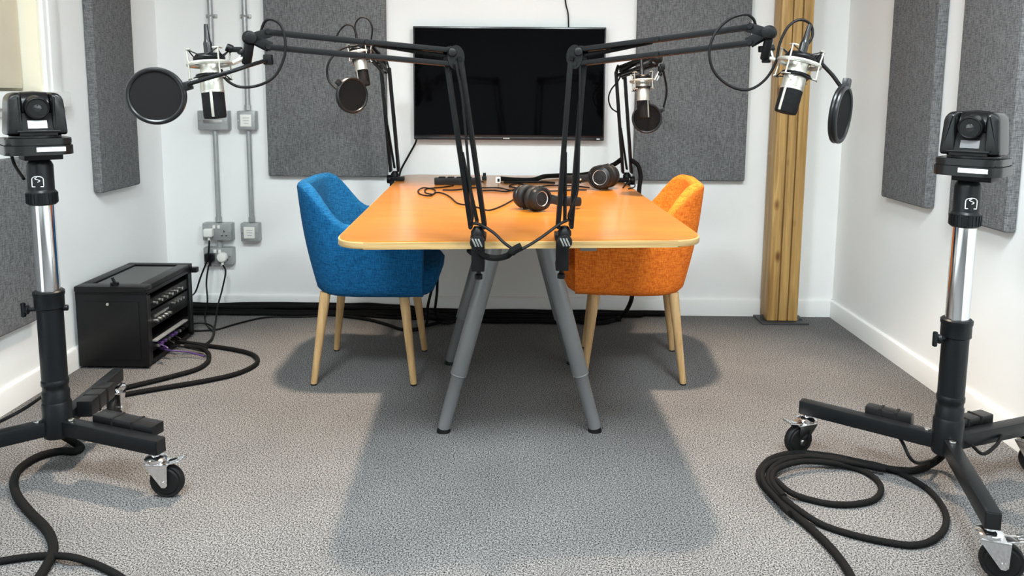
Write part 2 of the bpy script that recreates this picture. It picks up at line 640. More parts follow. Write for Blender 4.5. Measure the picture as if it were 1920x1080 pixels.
wpanel('back', -1.268, -0.664, 0.712, 2.22, 'grey fabric acoustic panel on the back wall left of the television')
wpanel('back', 0.577, 1.138, 0.705, 2.22, 'grey fabric acoustic panel on the back wall right of the television, by the timber post')
wpanel('left', 3.243, 3.58, 0.70, 2.20, 'tall narrow grey acoustic panel on the left wall between window and corner')
wpanel('left', 1.55, 2.78, 0.288, 0.896, 'low wide grey acoustic panel on the left wall under the window')
wpanel('right', 2.993, 3.363, 0.699, 2.20, 'grey acoustic panel on the right wall nearest the back corner')
wpanel('right', 2.492, 2.832, 0.693, 2.20, 'grey acoustic panel on the right wall behind the right tripod camera')

# ------------------------------------------------------------------ television
t = thing('television', (-0.054, YB, 0.9), 'black flat screen television hung on the back wall above the table', 'television')
TX0, TX1, TZ0, TZ1, TY = -0.527, 0.424, 0.905, 1.462, 3.845
cx, cz = (TX0 + TX1) / 2, (TZ0 + TZ1) / 2
MB().box((cx, TY + 0.020, cz), (TX1 - TX0, 0.034, TZ1 - TZ0), bev=0.004).box((cx, TY + 0.042, cz - 0.06), (0.6, 0.018, 0.34), bev=0.006).build('casing', 'bezel', t)
MB().box((cx, TY + 0.001, cz + 0.008), (TX1 - TX0 - 0.016, 0.006, TZ1 - TZ0 - 0.034)).build('screen', 'screen', t)
MB().box((cx, TY + 0.0, TZ0 + 0.008), (TX1 - TX0 - 0.004, 0.006, 0.014), bev=0.002).build('lower_bezel', 'bezel', t)
plabel(MB().box((cx - 0.012, TY - 0.004, TZ0 + 0.009), (0.032, 0.003, 0.006)).build('maker_badge', 'steel', t), 'small silver badge under the screen')
plabel(MB().box((TX1 - 0.03, TY - 0.004, TZ0 + 0.009), (0.016, 0.003, 0.004)).build('corner_sticker', 'label', t), 'small pale sticker at lower right')
MB().box((cx, YB - 0.014, cz), (0.25, 0.022, 0.25), bev=0.003).build('wall_bracket', 'black', t)
tag(MB().tube([D(1059, -60, 3.885), D(1060, 0, 3.885), D(1065, 25, 3.885), D(1066, 52, 3.885), D(1066, 90, 3.89)], 0.0035, 8).build('television_cable', 'cable', origin=D(1065, 40, 3.89)), 'thin dark cable dropping down the wall to the top of the television', 'cable')
tag(MB().tube([D(781, 258, 3.87), D(779, 268, 3.87), D(766, 292, 3.875), D(752, 318, 3.87), D(748, 335, 3.86)], 0.005, 8).build('television_lead', 'cable', origin=D(779, 268, 3.88)), 'black lead running from the lower left corner of the television to the table', 'cable')

# ------------------------------------------------------------------ timber post
bx0, bx1 = 1.252, 1.405
by = 3.765
t = thing('timber_post', ((bx0 + bx1) / 2, by + 0.06, 0), 'honey coloured timber post standing near the back right corner', 'post')
w = (bx1 - bx0)
cuts = [0, 0.36, 0.67, 1.0]
DEP = 0.115
for i in range(3):
    xa, xb = bx0 + w * cuts[i] + (0.0025 if i else 0), bx0 + w * cuts[i + 1] - (0.0025 if i < 2 else 0)
    MB().box(((xa + xb) / 2, by + DEP / 2, (ZC + 0.012) / 2), (xb - xa, DEP, ZC - 0.014), bev=0.005).build('timber_plank', 'pine', t)
MB().box(((bx0 + bx1) / 2, by + DEP / 2 + 0.003, (ZC + 0.012) / 2), (w - 0.02, DEP - 0.010, ZC - 0.016)).build('groove_core', 'groove', t)
b = MB().box(((bx0 + bx1) / 2 + 0.008, by + 0.045, 0.005), (0.235, 0.15, 0.01), bev=0.003)
bo = b.build('base_plate', 'base_plate', t)
b = MB()
for dx in (-0.10, 0.095):
    b.cyl(((bx0 + bx1) / 2 + 0.008 + dx, by + 0.03, 0.01), ((bx0 + bx1) / 2 + 0.008 + dx, by + 0.03, 0.035 if dx < 0 else 0.018), 0.008, n=6)
b.build('bolt', 'base_plate', bo)

# ------------------------------------------------------------------ conduits and socket boxes
cgroup = 'steel conduits on the back wall'
for (x, zs, zb, lab) in ((-1.536, [(1.045, ZC), (0.475, 0.94), (0.335, 0.375)], 1.508, 'left of the two vertical steel conduits on the back wall, feeding the plug sockets'),
                         (-1.366, [(1.045, ZC), (0.475, 0.94)], 1.508, 'right of the two vertical steel conduits on the back wall, feeding the small data boxes')):
    t = thing('conduit', (x, YB, zs[-1][0]), lab, 'conduit', cgroup)
    for z0, z1 in zs:
        MB().cyl((x, YB - 0.022, z0), (x, YB - 0.022, z1), 0.0125, n=16).build('pipe', 'galv', t)
    for z0, z1 in zs[:2]:
        MB().cyl((x, YB - 0.022, z0), (x, YB - 0.022, z0 + 0.025), 0.016, n=6).build('lock_nut', 'galv', t)
    zz = zb
    MB().box((x, YB - 0.004, zz), (0.055, 0.008, 0.02), bev=0.003).ring((x, YB - 0.022, zz), (0, 0, 1), 0.0145, 0.004, 20, 6).build('saddle_clip', 'galv', t)
    MB().cyl((x + 0.023, YB - 0.006, zz), (x + 0.023, YB - 0.012, zz), 0.005, n=8).cyl((x - 0.023, YB - 0.006, zz), (x - 0.023, YB - 0.012, zz), 0.005, n=8).build('clip_screw', 'steel', t)


def socket(x, z, w, h, label, double):
    t = thing('socket_box', (x, YB, z - h / 2), label, 'socket')
    MB().box((x, YB - 0.023, z), (w, 0.046, h), bev=0.006).build('back_box', 'galv', t)
    MB().box((x, YB - 0.049, z), (w * 0.97, 0.006, h * 0.95), bev=0.0025).build('face_plate', 'galv', t)
    f = YB - 0.0525
    if double == 'socket':
        for s in (-1, 1):
            MB().box((x + s * w * 0.08, f - 0.002, z + h * 0.30), (0.014, 0.006, 0.018), bev=0.002).build('rocker_switch', 'white', t)
        for s in (-1, 1):
            b = MB()
            for (dx, dz, sx, sz) in ((0, 0.014, 0.004, 0.010), (-0.011, -0.008, 0.010, 0.004), (0.011, -0.008, 0.010, 0.004)):
                b.box((x + s * w * 0.25 + dx, f + 0.0015, z - 0.01 + dz), (sx, 0.005, sz))
            b.build('pin_slots', 'blackm', t)
    elif double == 'blank':
        MB().box((x, f - 0.001, z - 0.005), (w * 0.62, 0.004, h * 0.16), bev=0.001).build('rocker_strip', 'steel', t)
    else:
        MB().box((x, f - 0.001, z), (w * 0.60, 0.005, h * 0.62), bev=0.001).build('insert_plate', 'white', t)
        b = MB()
        for i in range(3):
            b.box((x + 0.002, f - 0.0040, z + h * (0.14 - 0.14 * i)), (w * (0.36 - 0.06 * i), 0.001, 0.0035))
        b.build('print_marks', 'ink', t)
    for s in (-1, 1):
        MB().cyl((x + s * w * 0.42, f + 0.001, z), (x + s * w * 0.42, f - 0.003, z), 0.0035, n=10).build('plate_screw', 'steel', t)
    return t


socket(-1.535, 0.992, 0.155, 0.098, 'wide grey metal socket box on the left conduit, behind the front left microphone', 'blank')
socket(-1.537, 0.425, 0.150, 0.092, 'upper grey double plug socket low on the left conduit, with one white plug', 'socket')
socket(-1.537, 0.300, 0.150, 0.088, 'lowest grey double plug socket, holding a black plug and a white plug', 'socket')
socket(-1.367, 0.993, 0.092, 0.096, 'upper small square data box with white insert on the right conduit', 'data')
socket(-1.370, 0.424, 0.092, 0.096, 'lower small square data box with white insert on the right conduit', 'data')


def plug(x, z, m, label, path, r=0.0042, rnd=False):
    t = thing('power_plug', (x, YB - 0.056, z - 0.022), label, 'plug', 'mains plugs in the wall sockets')
    y = YB - 0.052
    if rnd:
        MB().lathe([(0.022, 0), (0.026, 0.006), (0.026, 0.022), (0.022, 0.030), (0.010, 0.033)], (x, y, z), (0, -1, 0), 28).build('plug_body', m, t)
    else:
        MB().box((x, y - 0.017, z), (0.046, 0.034, 0.044), bev=0.010, seg=3).build('plug_body', m, t)
    MB().cyl((x, y - 0.014, z - 0.020), (x, y - 0.014, z - 0.046), 0.0075, 0.0055, 12).build('strain_relief', m, t)
    MB().tube([(x, y - 0.014, z - 0.040)] + path, r, 8).build('flex', 'cable', t)
    return t


px1, px2 = -1.572, -1.508
plug(px1, 0.425, 'white', 'white square plug in the upper wall socket', [D(392, 460, 3.80), D(389, 485, 3.80), D(376, 520, 3.80), D(366, 548, 3.78), D(352, 560, 3.62), D(345, 575, 3.52)])
plug(px1, 0.297, 'plastic', 'black plug in the lowest wall socket', [D(391, 500, 3.80), D(387, 530, 3.79), D(389, 565, 3.76), F(384, 596, .01), F(390, 612, .006), F(400, 622, .006), F(398, 636, .006), F(386, 648, .006), F(388, 655, .008)])
plug(px2, 0.299, 'white', 'round white plug in the lowest wall socket', [D(423, 510, 3.80), D(416, 545, 3.78), D(408, 575, 3.74), F(404, 604, .008), F(398, 632, .012), F(386, 645, .012), F(368, 652, .012)], rnd=True)

# ------------------------------------------------------------------ table
ZT = 0.73
TH = 0.022
NL, NR, FR, FL = Vector((-0.507, 2.050)), Vector((0.533, 2.135)), Vector((0.488, 3.835)), Vector((-0.588, 3.845))


def rounded_poly(pts, rads, seg=8):
    out = []
    n = len(pts)
    for i in range(n):
        p, a, c = pts[i], pts[i - 1], pts[(i + 1) % n]
        u, v = (a - p).normalized(), (c - p).normalized()
        r = rads[i]
        p0, p1 = p + u * r, p + v * r
        for k in range(seg + 1):
            s = k / seg
            out.append(p0 * (1 - s) ** 2 + p * (2 * s * (1 - s)) + p1 * s * s)
    return out


tp = rounded_poly([NL, NR, FR, FL], [0.11, 0.11, 0.10, 0.10])
tc = (NL + NR + FR + FL) / 4
t = thing('meeting_table', (tc.x, tc.y, 0), 'long orange wood table on grey splayed steel legs in the room centre', 'table')
MB().prism([(p.x, p.y) for p in tp], TH - 0.003, Matrix.Translation((0, 0, ZT - TH)), bev=0.006).build('edge_band', 'edge', t)
inner = [tc + (p - tc) * 0.992 for p in tp]
MB().prism([(p.x, p.y) for p in inner], 0.006, Matrix.Translation((0, 0, ZT - 0.006)), bev=0.0015, seg=1).build('tabletop', 'table', t)
zb = ZT - TH
fb = MB()
fb.box((0.0, 2.50, zb - 0.02), (0.50, 0.05, 0.04), bev=0.004).box((-0.03, 3.15, zb - 0.02), (0.50, 0.05, 0.04), bev=0.004)
fb.box((-0.24, 2.86, zb - 0.021), (0.05, 1.2, 0.038), bev=0.004).box((0.21, 2.86, zb - 0.021), (0.05, 1.2, 0.038), bev=0.004)
fb.build('under_frame', 'legmetal', t)
for (top, foot) in (((-0.062, 2.485), (-0.247, 2.475)), ((0.078, 2.49), (0.265, 2.492)), ((-0.095, 3.15), (-0.283, 3.135)), ((0.045, 3.15), (0.232, 3.15))):
    p1 = Vector((*top, zb - 0.01))
    p0 = Vector((*foot, 0.012))
    d = (p1 - p0).normalized()
    L = (p1 - p0).length
    lg = MB().lathe([(0.0205, 0.0), (0.0215, 0.01), (0.0225, 0.19), (0.026, 0.195), (0.0275, 0.20), (0.0275, L * 0.7), (0.028, L)], p0, d, 24).build('leg', 'legmetal', t)
    MB().ring(p0 + d * 0.195, d, 0.0245, 0.0035, 28, 8).build('collar', 'legmetal', lg)
    MB().cyl((p0.x, p0.y, 0.0), (p0.x, p0.y, 0.016), 0.024, 0.020, 20).build('foot', 'black', lg)

# ------------------------------------------------------------------ chairs


def chair(cx, cy, rz, cloth, label):
    t = thing('tub_chair', (cx, cy, 0), label, 'chair', 'upholstered tub chairs at the table', rz)
    W = local(t)
    # plan path: near arm front -> around the back -> far arm front
    hw_b, hw_t = 0.235, 0.285
    xb_b, xb_t = -0.195, -0.265
    xf_b, xf_t = 0.235, 0.245
    rb, rt = 0.16, 0.185

    def plan(hw, xb, xf, r, n1=12, n2=10, n3=8):
        pts = []
        for i in range(n1):
            pts.append((xf + (xb + r - xf) * i / n1, -hw))
        for i in range(n2):
            a = -pi / 2 - (pi / 2) * i / n2
            pts.append((xb + r + r * cos(a), -hw + r + r * sin(a)))
        for i in range(n3 + 1):
            pts.append((xb, (-hw + r) + (2 * hw - 2 * r) * i / n3))
        full = pts[:]
        for p in reversed(pts[:n1 + n2]):
            full.append((p[0], -p[1]))
        return full

    PB, PTp = plan(hw_b, xb_b, xf_b, rb), plan(hw_t, xb_t, xf_t, rt)
    n = len(PB)

    def nrm(P, i):
        a, c = P[max(i - 1, 0)], P[min(i + 1, n - 1)]
        tx, ty = c[0] - a[0], c[1] - a[1]
        l = sqrt(tx * tx + ty * ty)
        # outward: path runs -y side backwards, outward is to the left of travel reversed
        return (-ty / l * -1 * -1, tx / l * -1 * -1)

    def hgt(x):
        # rim height as a function of the place along the depth of the chair
        s = max(0.0, min(1.0, (x - (-0.24)) / 0.17))
        s = s * s * (3 - 2 * s)
        return 0.795 * (1 - s) + (0.645 - 0.06 * max(0, (x + 0.07)) / 0.3) * s

    z0 = 0.355
    th = 0.048
    rings = []
    nv = 12
    for i in range(n):
        pb, pt = Vector(PB[i]), Vector(PTp[i])
        ax = nrm(PTp, i)
        nx = Vector(ax)
        ctr = Vector((0.0, 0.0))
        if nx.dot(pt - ctr) < 0:
            nx = -nx
        h = hgt(pt.x)
        fr = 0.0
        prof = []
        # bottom outer rounding
        prof.append((pb - nx * 0.04, z0))
        prof.append((pb - nx * 0.012, z0 + 0.004))
        for k in range(nv + 1):
            s = k / nv
            q = pb.lerp(pt, (z0 + 0.02 + (h - z0 - 0.04) * s - z0) / (0.795 - z0))
            bulge = 0.010 * sin(pi * s)
            prof.append((q + nx * bulge, z0 + 0.02 + (h - z0 - 0.04) * s))
        top = prof[-1][0]
        for a in (30, 60, 90, 120, 150):
            r_ = th / 2
            prof.append((top - nx * (r_ - r_ * cos(radians(a))), h - 0.02 + 0.02 * sin(radians(a))))
        for k in range(nv + 1):
            s = 1 - k / nv
            q = pb.lerp(pt, (z0 + 0.06 + (h - z0 - 0.08) * s - z0) / (0.795 - z0))
            prof.append((q - nx * th, z0 + 0.06 + (h - z0 - 0.08) * s))
        rings.append([W @ Vector((p.x, p.y, z)) for p, z in prof])
    sh = MB().loft(rings)
    shell = sh.build('shell', cloth, t, ang=50)
    # piping seam under the seat
    # seat cushion
    rings = []

    def foot(hw, xb, xf, r, rf, m=10):
        p = []
        for (cx_, cy_, a0, rr_) in ((xf - rf, hw - rf, 0, rf), (xb + r, hw - r, 90, r), (xb + r, -hw + r, 180, r), (xf - rf, -hw + rf, 270, rf)):
            for i in range(m):
                a = radians(a0 + 90 * i / (m - 1))
                p.append(Vector((cx_ + rr_ * cos(a), cy_ + rr_ * sin(a))))
        return p
    for (dz, ins, fx) in ((0.345, 0.05, -0.03), (0.350, 0.02, -0.010), (0.365, 0.004, 0.0), (0.41, 0.0, 0.018), (0.445, 0.0, 0.022), (0.468, 0.012, 0.012), (0.480, 0.035, -0.012), (0.485, 0.07, -0.05), (0.488, 0.12, -0.1)):
        P = foot(0.215 - ins, -0.165 + ins, 0.270 + fx - ins * 0.4, 0.13, 0.09)
        rings.append([W @ Vector((p.x, p.y, dz)) for p in P])
    MB().loft(rings).build('seat', cloth, t, ang=60)
    for sx in (-1, 1):
        for sy in (-1, 1):
            p1 = W @ Vector((-0.150 if sx < 0 else 0.155, sy * 0.165, 0.362))
            p0 = W @ Vector((sx * 0.195, sy * 0.203, 0.004))
            L = (p1 - p0).length
            lg = MB().lathe([(0.0115, 0), (0.0125, 0.004), (0.017, L * 0.6), (0.021, L)], p0, p1 - p0, 20).build('leg', 'oak', t)
            MB().cyl(p0 - Vector((0, 0, 0.004)), p0 + Vector((0, 0, 0.002)), 0.0125, n=16).build('glide', 'blackm', lg)
    # back tufting button seam: vertical stitched seam on the inner back
    return t


chair(-0.603, 3.088, radians(1), 'blue', 'blue upholstered tub chair on oak legs at the left side of the table')
chair(0.478, 3.142, radians(175), 'orange', 'orange upholstered tub chair on oak legs at the right side of the table')

# ------------------------------------------------------------------ flight rack
rx0, rx1, ry0, ry1, rz1 = -1.800, -1.510, 3.03, 3.47, 0.335
t = thing('equipment_rack', ((rx0 + rx1) / 2, (ry0 + ry1) / 2, 0), 'black equipment rack on the floor in the back left corner', 'rack')
b = MB()
b.box(((rx0 + rx1) / 2, ry0 + 0.008, rz1 / 2), (rx1 - rx0, 0.016, rz1 - 0.02), bev=0.004)
b.box(((rx0 + rx1) / 2, ry1 - 0.008, rz1 / 2), (rx1 - rx0, 0.016, rz1 - 0.02), bev=0.004)
b.box((rx0 + 0.008, (ry0 + ry1) / 2, rz1 / 2), (0.016, ry1 - ry0 - 0.03, rz1 - 0.02))
b.box(((rx0 + rx1) / 2, (ry0 + ry1) / 2, 0.016), (rx1 - rx0 - 0.02, ry1 - ry0 - 0.03, 0.018))
b.box(((rx0 + rx1) / 2, (ry0 + ry1) / 2, rz1 - 0.018), (rx1 - rx0, ry1 - ry0, 0.016), bev=0.003)
b.build('case', 'rack', t)
b = MB().box(((rx0 + rx1) / 2 + 0.004, ry0 - 0.001, rz1 / 2 - 0.005), (rx1 - rx0 - 0.07, 0.004, rz1 - 0.09), bev=0.0015)
b.build('end_panel', 'rack', t)
plabel(MB().cyl(((rx0 + rx1) / 2 - 0.01, ry0 - 0.002, 0.275), ((rx0 + rx1) / 2 - 0.01, ry0 - 0.008, 0.275), 0.006, n=14).build('panel_lock', 'steel', t), 'small metal lock on the end panel')
# lid as a door with a smoked window
lid = MB()
for (xa, xb_, ya, yb_) in ((rx0, rx1, ry0 - 0.005, ry0 + 0.055), (rx0, rx1, ry1 - 0.03, ry1 + 0.008), (rx0, rx0 + 0.045, ry0 + 0.055, ry1 - 0.03), (rx1 - 0.05, rx1, ry0 + 0.055, ry1 - 0.03)):
    lid.box(((xa + xb_) / 2, (ya + yb_) / 2, rz1 + 0.001), (xb_ - xa, yb_ - ya, 0.022), bev=0.003)
lido = lid.build('lid', 'rack', t)
MB().box(((rx0 + rx1) / 2, (ry0 + ry1) / 2 + 0.012, rz1 + 0.004), (rx1 - rx0 - 0.094, ry1 - ry0 - 0.084, 0.006)).build('lid_window', 'smoke', lido)
b = MB().cyl(((rx0 + rx1) / 2 + 0.005, ry0 + 0.03, rz1 + 0.012), ((rx0 + rx1) / 2 + 0.005, ry0 + 0.03, rz1 + 0.022), 0.016, n=20)
b.cyl(((rx0 + rx1) / 2 + 0.005, ry0 + 0.03, rz1 + 0.022), ((rx0 + rx1) / 2 - 0.004, ry0 + 0.03, rz1 + 0.042), 0.006, n=12)
b.build('lid_lock', 'black', lido)
MB().box((rx1 + 0.006, ry1 + 0.012, rz1 - 0.02), (0.035, 0.03, 0.024), bev=0.004).build('hinge', 'rack', t)
# open side: rails and units facing the room
for yy in (ry0 + 0.026, ry1 - 0.026):
    MB().box((rx1 - 0.006, yy, rz1 / 2), (0.010, 0.022, rz1 - 0.06)).build('rack_rail', 'rack', t)
yc = (ry0 + ry1) / 2
ul = ry1 - ry0 - 0.08
u1 = MB().box((rx1 - 0.055, yc, 0.262), (0.10, ul, 0.044), bev=0.002).build('amplifier', 'black', t)
for i in range(6):
    y = ry0 + 0.075 + i * 0.048
    MB().cyl((rx1 - 0.006, y, 0.262), (rx1 + 0.010, y, 0.262), 0.0075, 0.0065, 14).build('knob', 'steel', u1)
u2 = MB().box((rx1 - 0.055, yc, 0.195), (0.10, ul, 0.070), bev=0.002).build('mixer_unit', 'black', t)
plabel(MB().box((rx1 - 0.001, ry0 + 0.125, 0.207), (0.010, 0.13, 0.010), bev=0.002).build('trim_strip', 'steel', u2), 'bright metal strip')
for i in range(5):
    y = ry0 + 0.07 + i * 0.030
    MB().cyl((rx1 - 0.006, y, 0.186 + 0.002 * (i % 2)), (rx1 + 0.014, y, 0.186), 0.0085, 0.007, 12).build('jack_plug', 'steel', u2)
for i in range(4):
    y = ry0 + 0.24 + i * 0.03
    MB().cyl((rx1 - 0.006, y, 0.215), (rx1 + 0.008, y, 0.215), 0.006, n=12).build('knob', 'steel', u2)
u3 = MB().box((rx1 - 0.055, yc, 0.085), (0.10, ul, 0.046), bev=0.002).build('patch_unit', 'black', t)
plabel(MB().box((rx1 + 0.006, yc - 0.03, 0.108), (0.022, ul - 0.06, 0.007), bev=0.002).build('trim_strip', 'galv', u3), 'long bright metal strip')
for i in range(9):
    y = ry0 + 0.06 + i * 0.033
    MB().box((rx1 + 0.006, y, 0.083), (0.026, 0.014, 0.012), bev=0.002).build('network_plug', 'steel' if i % 3 == 0 else ('purple' if i < 6 else 'black'), u3)
for (dx, dy) in ((0.03, 0.03), (0.03, ry1 - ry0 - 0.03), (rx1 - rx0 - 0.03, 0.03), (rx1 - rx0 - 0.03, ry1 - ry0 - 0.03)):
    MB().cyl((rx0 + dx, ry0 + dy, 0), (rx0 + dx, ry0 + dy, 0.012), 0.012, n=14).build('foot', 'rubber', t)

# short patch leads of the rack
for i, (y, p) in enumerate([(3.10, [(296, 652), (318, 657), (352, 660), (383, 668)]), (3.16, [(306, 645), (330, 648), (360, 654), (386, 660)]), (3.22, [(315, 636), (345, 640), (370, 645), (390, 652)])]):
    pts = [Vector((rx1 + 0.02, y, 0.083)), Vector((rx1 + 0.05, y - 0.01, 0.07))]
    for k, q in enumerate(p):
        pts.append(F(q[0], q[1], 0.05 - 0.012 * k))
    tag(MB().tube(pts, 0.004, 8).build('patch_lead', 'purple' if i == 0 else 'cable', origin=pts[0]),
        ['purple patch lead from the front end of the rack', 'black patch lead next to the purple lead on the rack', 'third patch lead from the front of the rack, nearest its middle'][i], 'cable', 'patch leads of the equipment rack')

# ------------------------------------------------------------------ camera stands


def caster(parent, p, ang, brake=True, spread=None):
    """p: stem top; wheel rests on the floor"""
    p = Vector(p)
    d = Vector((cos(ang), sin(ang), 0))
    sd = Vector((-sin(ang), cos(ang), 0))
    R = 0.048
    wc = Vector((p.x, p.y, R)) + d * 0.030
    top = p.z
    c = MB()
    c.cyl((p.x, p.y, top - 0.018), (p.x, p.y, top + 0.002), 0.012, n=14)
    c.lathe([(0.024, 0), (0.030, 0.006), (0.030, 0.012), (0.020, 0.018)], (p.x, p.y, top - 0.032), (0, 0, 1), 24)
    rot = Matrix((d, sd, Vector((0, 0, 1)))).transposed()
    c.box(Vector((p.x, p.y, top - 0.034)) + d * 0.010, (0.066, 0.048, 0.006), rot, 0.002)
    for s in (-1, 1):
        Mx = Matrix.Translation(Vector((p.x, p.y, 0)) + sd * (s * 0.0225 - 0.0015)) @ Matrix((d, Vector((0, 0, 1)), sd)).transposed().to_4x4()
        zt = top - 0.034
        c.prism([(-0.024, zt), (0.042, zt), (0.040, R - 0.006), (0.034, R - 0.012), (0.024, R - 0.012), (0.018, R - 0.004)], 0.003, Mx)
    c.cyl(wc - sd * 0.027, wc + sd * 0.027, 0.006, n=12)
    cs = c.build('caster', 'chrome', parent)
    w_ = MB().lathe([(0.012, -0.013), (R * 0.72, -0.013), (R * 0.80, -0.010), (R * 0.93, -0.0115), (R, -0.006), (R, 0.006), (R * 0.93, 0.0115), (R * 0.80, 0.010), (R * 0.72, 0.013), (0.012, 0.013)], wc, sd, 36)
    w_.build('wheel', 'rubber', cs)
    if brake:
        bk = MB()
        bp = Vector((p.x, p.y, top - 0.030)) + d * 0.048
        bk.box(bp, (0.052, 0.034, 0.005), rot @ Matrix.Rotation(radians(-14), 3, 'Y'), 0.002)
        for s in (-1, 0, 1):
            bk.box(bp + d * 0.022 + sd * (s * 0.012) + Vector((0, 0, 0.008)), (0.026, 0.007, 0.006), rot @ Matrix.Rotation(radians(-20), 3, 'Y'), 0.002)
        bk.build('brake_pedal', 'chrome', cs)
    return cs


def stand(hub, ends, label, pole_z, tube_top, angs, brand_side, adapters):
    """rolling tripod stand with a chrome riser"""
    hx, hy = hub
    t = thing('camera_stand', (hx, hy, 0), label, 'camera stand', 'rolling camera stands')
    zl = 0.156
    hb = MB().lathe([(0.038, 0.0), (0.040, 0.006), (0.040, 0.10), (0.036, 0.108)], (hx, hy, 0.125), (0, 0, 1), 28)
    hb.build('hub', 'standbk', t)
    MB().cyl((hx, hy, 0.115), (hx, hy, 0.128), 0.016, n=16, bev=0.003).build('hub_bolt', 'standbk', t)
    for e, a in zip(ends, angs):
        p0 = Vector((hx, hy, zl))
        p1 = Vector((e[0], e[1], zl - 0.006))
        d = (p1 - p0).normalized()
        lg = MB().bar(p0 + d * 0.030, p1 + d * 0.019, 0.036, 0.044, bev=0.004).build('leg', 'standbk', t)
        MB().box(p1 + d * 0.020, (0.004, 0.032, 0.040), Matrix((d, Vector((-d.y, d.x, 0)), Vector((0, 0, 1)))).transposed(), 0.001).build('end_cap', 'blackm', lg)
        q = p0 + d * 0.052
        MB().cyl(q + Vector((0, 0, 0.020)), q + Vector((0, 0, 0.027)), 0.009, n=14, bev=0.002).build('leg_bolt', 'steel', lg)
        caster(t, (e[0], e[1], zl - 0.022), a)
    # lower sleeve
    MB().lathe([(0.031, 0.215), (0.0365, 0.222), (0.0365, 0.262), (0.034, 0.266), (0.034, 0.278), (0.0365, 0.282), (0.0365, 0.294), (0.0340, 0.299)], (hx, hy, 0), (0, 0, 1), 32).build('lower_collar', 'standbk', t)
    MB().cyl((hx, hy, 0.296), (hx, hy, tube_top), 0.0345, n=32).build('outer_tube', 'standbk', t)
    MB().lathe([(0.0345, 0), (0.039, 0.003), (0.039, 0.036), (0.041, 0.040), (0.041, 0.050), (0.036, 0.054), (0.030, 0.054)], (hx, hy, tube_top - 0.008), (0, 0, 1), 32, True, True).build('clamp_collar', 'standbk', t)
    kb = MB()
    dirk = Vector((-1, -0.25, 0)).normalized()
    k0 = Vector((hx, hy, tube_top - 0.01)) + dirk * 0.034
    kb.cyl(k0, k0 + dirk * 0.022, 0.006, n=12)
    kb.cyl(k0 + dirk * 0.020, k0 + dirk * 0.030, 0.014, 0.011, 16, 0.002)
    kb.box(k0 + dirk * 0.034, (0.012, 0.012, 0.044), None, 0.005)
    kb.build('lock_knob', 'standbk', t)
    k1 = Vector((hx, hy, tube_top - 0.01)) - dirk * 0.034
    MB().cyl(k1, k1 - dirk * 0.014, 0.009, n=12, bev=0.002).build('grub_screw', 'standbk', t)
    MB().cyl((hx, hy, tube_top + 0.03), (hx, hy, pole_z), 0.0305, n=36).build('riser', 'chrome', t)
    # top sleeve, ribbed collar and logo bracket
    MB().lathe([(0.034, -0.032), (0.0385, -0.028), (0.0385, 0.004), (0.034, 0.010), (0.0335, 0.012), (0.0335, 0.080), (0.030, 0.089), (0.024, 0.096)], (hx, hy, pole_z), (0, 0, 1), 32).build('top_socket', 'standbk', t)
    rb = MB()
    for i in range(24):
        a = 2 * pi * i / 24
        rb.box((hx + 0.0385 * cos(a), hy + 0.0385 * sin(a), pole_z - 0.012), (0.004, 0.004, 0.028), Matrix.Rotation(a, 3, 'Z'))
    rb.build('collar_ribs', 'standbk', t)
    # white outlined arch emblem on the socket
    em = []
    for k in range(15):
        s = k / 14
        if s < 0.25:
            u, v = -1, -1 + 1.5 * s / 0.25
        elif s > 0.75:
            u, v = 1, 0.5 - 1.5 * (s - 0.75) / 0.25
        else:
            a = pi - pi * (s - 0.25) / 0.5
            u, v = cos(a), 0.5 + 0.6 * sin(a)
        a2 = radians(-90 + brand_side) + u * 0.42
        em.append(Vector((hx + 0.0348 * cos(a2), hy + 0.0348 * sin(a2), pole_z + 0.036 + v * 0.014)))
    MB().tube(em + [em[0]], 0.0011, 6, smooth=False).build('emblem_outline', 'label', t)
    es = []
    for k in range(13):
        s = k / 12
        a2 = radians(-90 + brand_side) + 0.17 * sin(s * 2 * pi + pi)
        es.append(Vector((hx + 0.0348 * cos(a2), hy + 0.0348 * sin(a2), pole_z + 0.042 - 0.014 * (s - 0.5))))
    MB().tube(es, 0.0010, 6).build('emblem_mark', 'label', t)
    return t


LH = (-1.352, 2.15)
LE = [(-1.012, 2.038), (-1.395, 2.56), (-1.665, 1.905)]
stand(LH, LE, 'rolling camera stand with chrome riser at the left wall', 0.844, 0.518, [radians(-2), radians(-80), radians(200)], 18, None)
RH = (1.228, 2.10)
RE = [(0.925, 2.352), (1.120, 1.715), (1.548, 2.235)]
stand(RH, RE, 'rolling camera stand with chrome riser at the right wall', 0.811, 0.474, [radians(200), radians(-20), radians(-60)], -10, None)


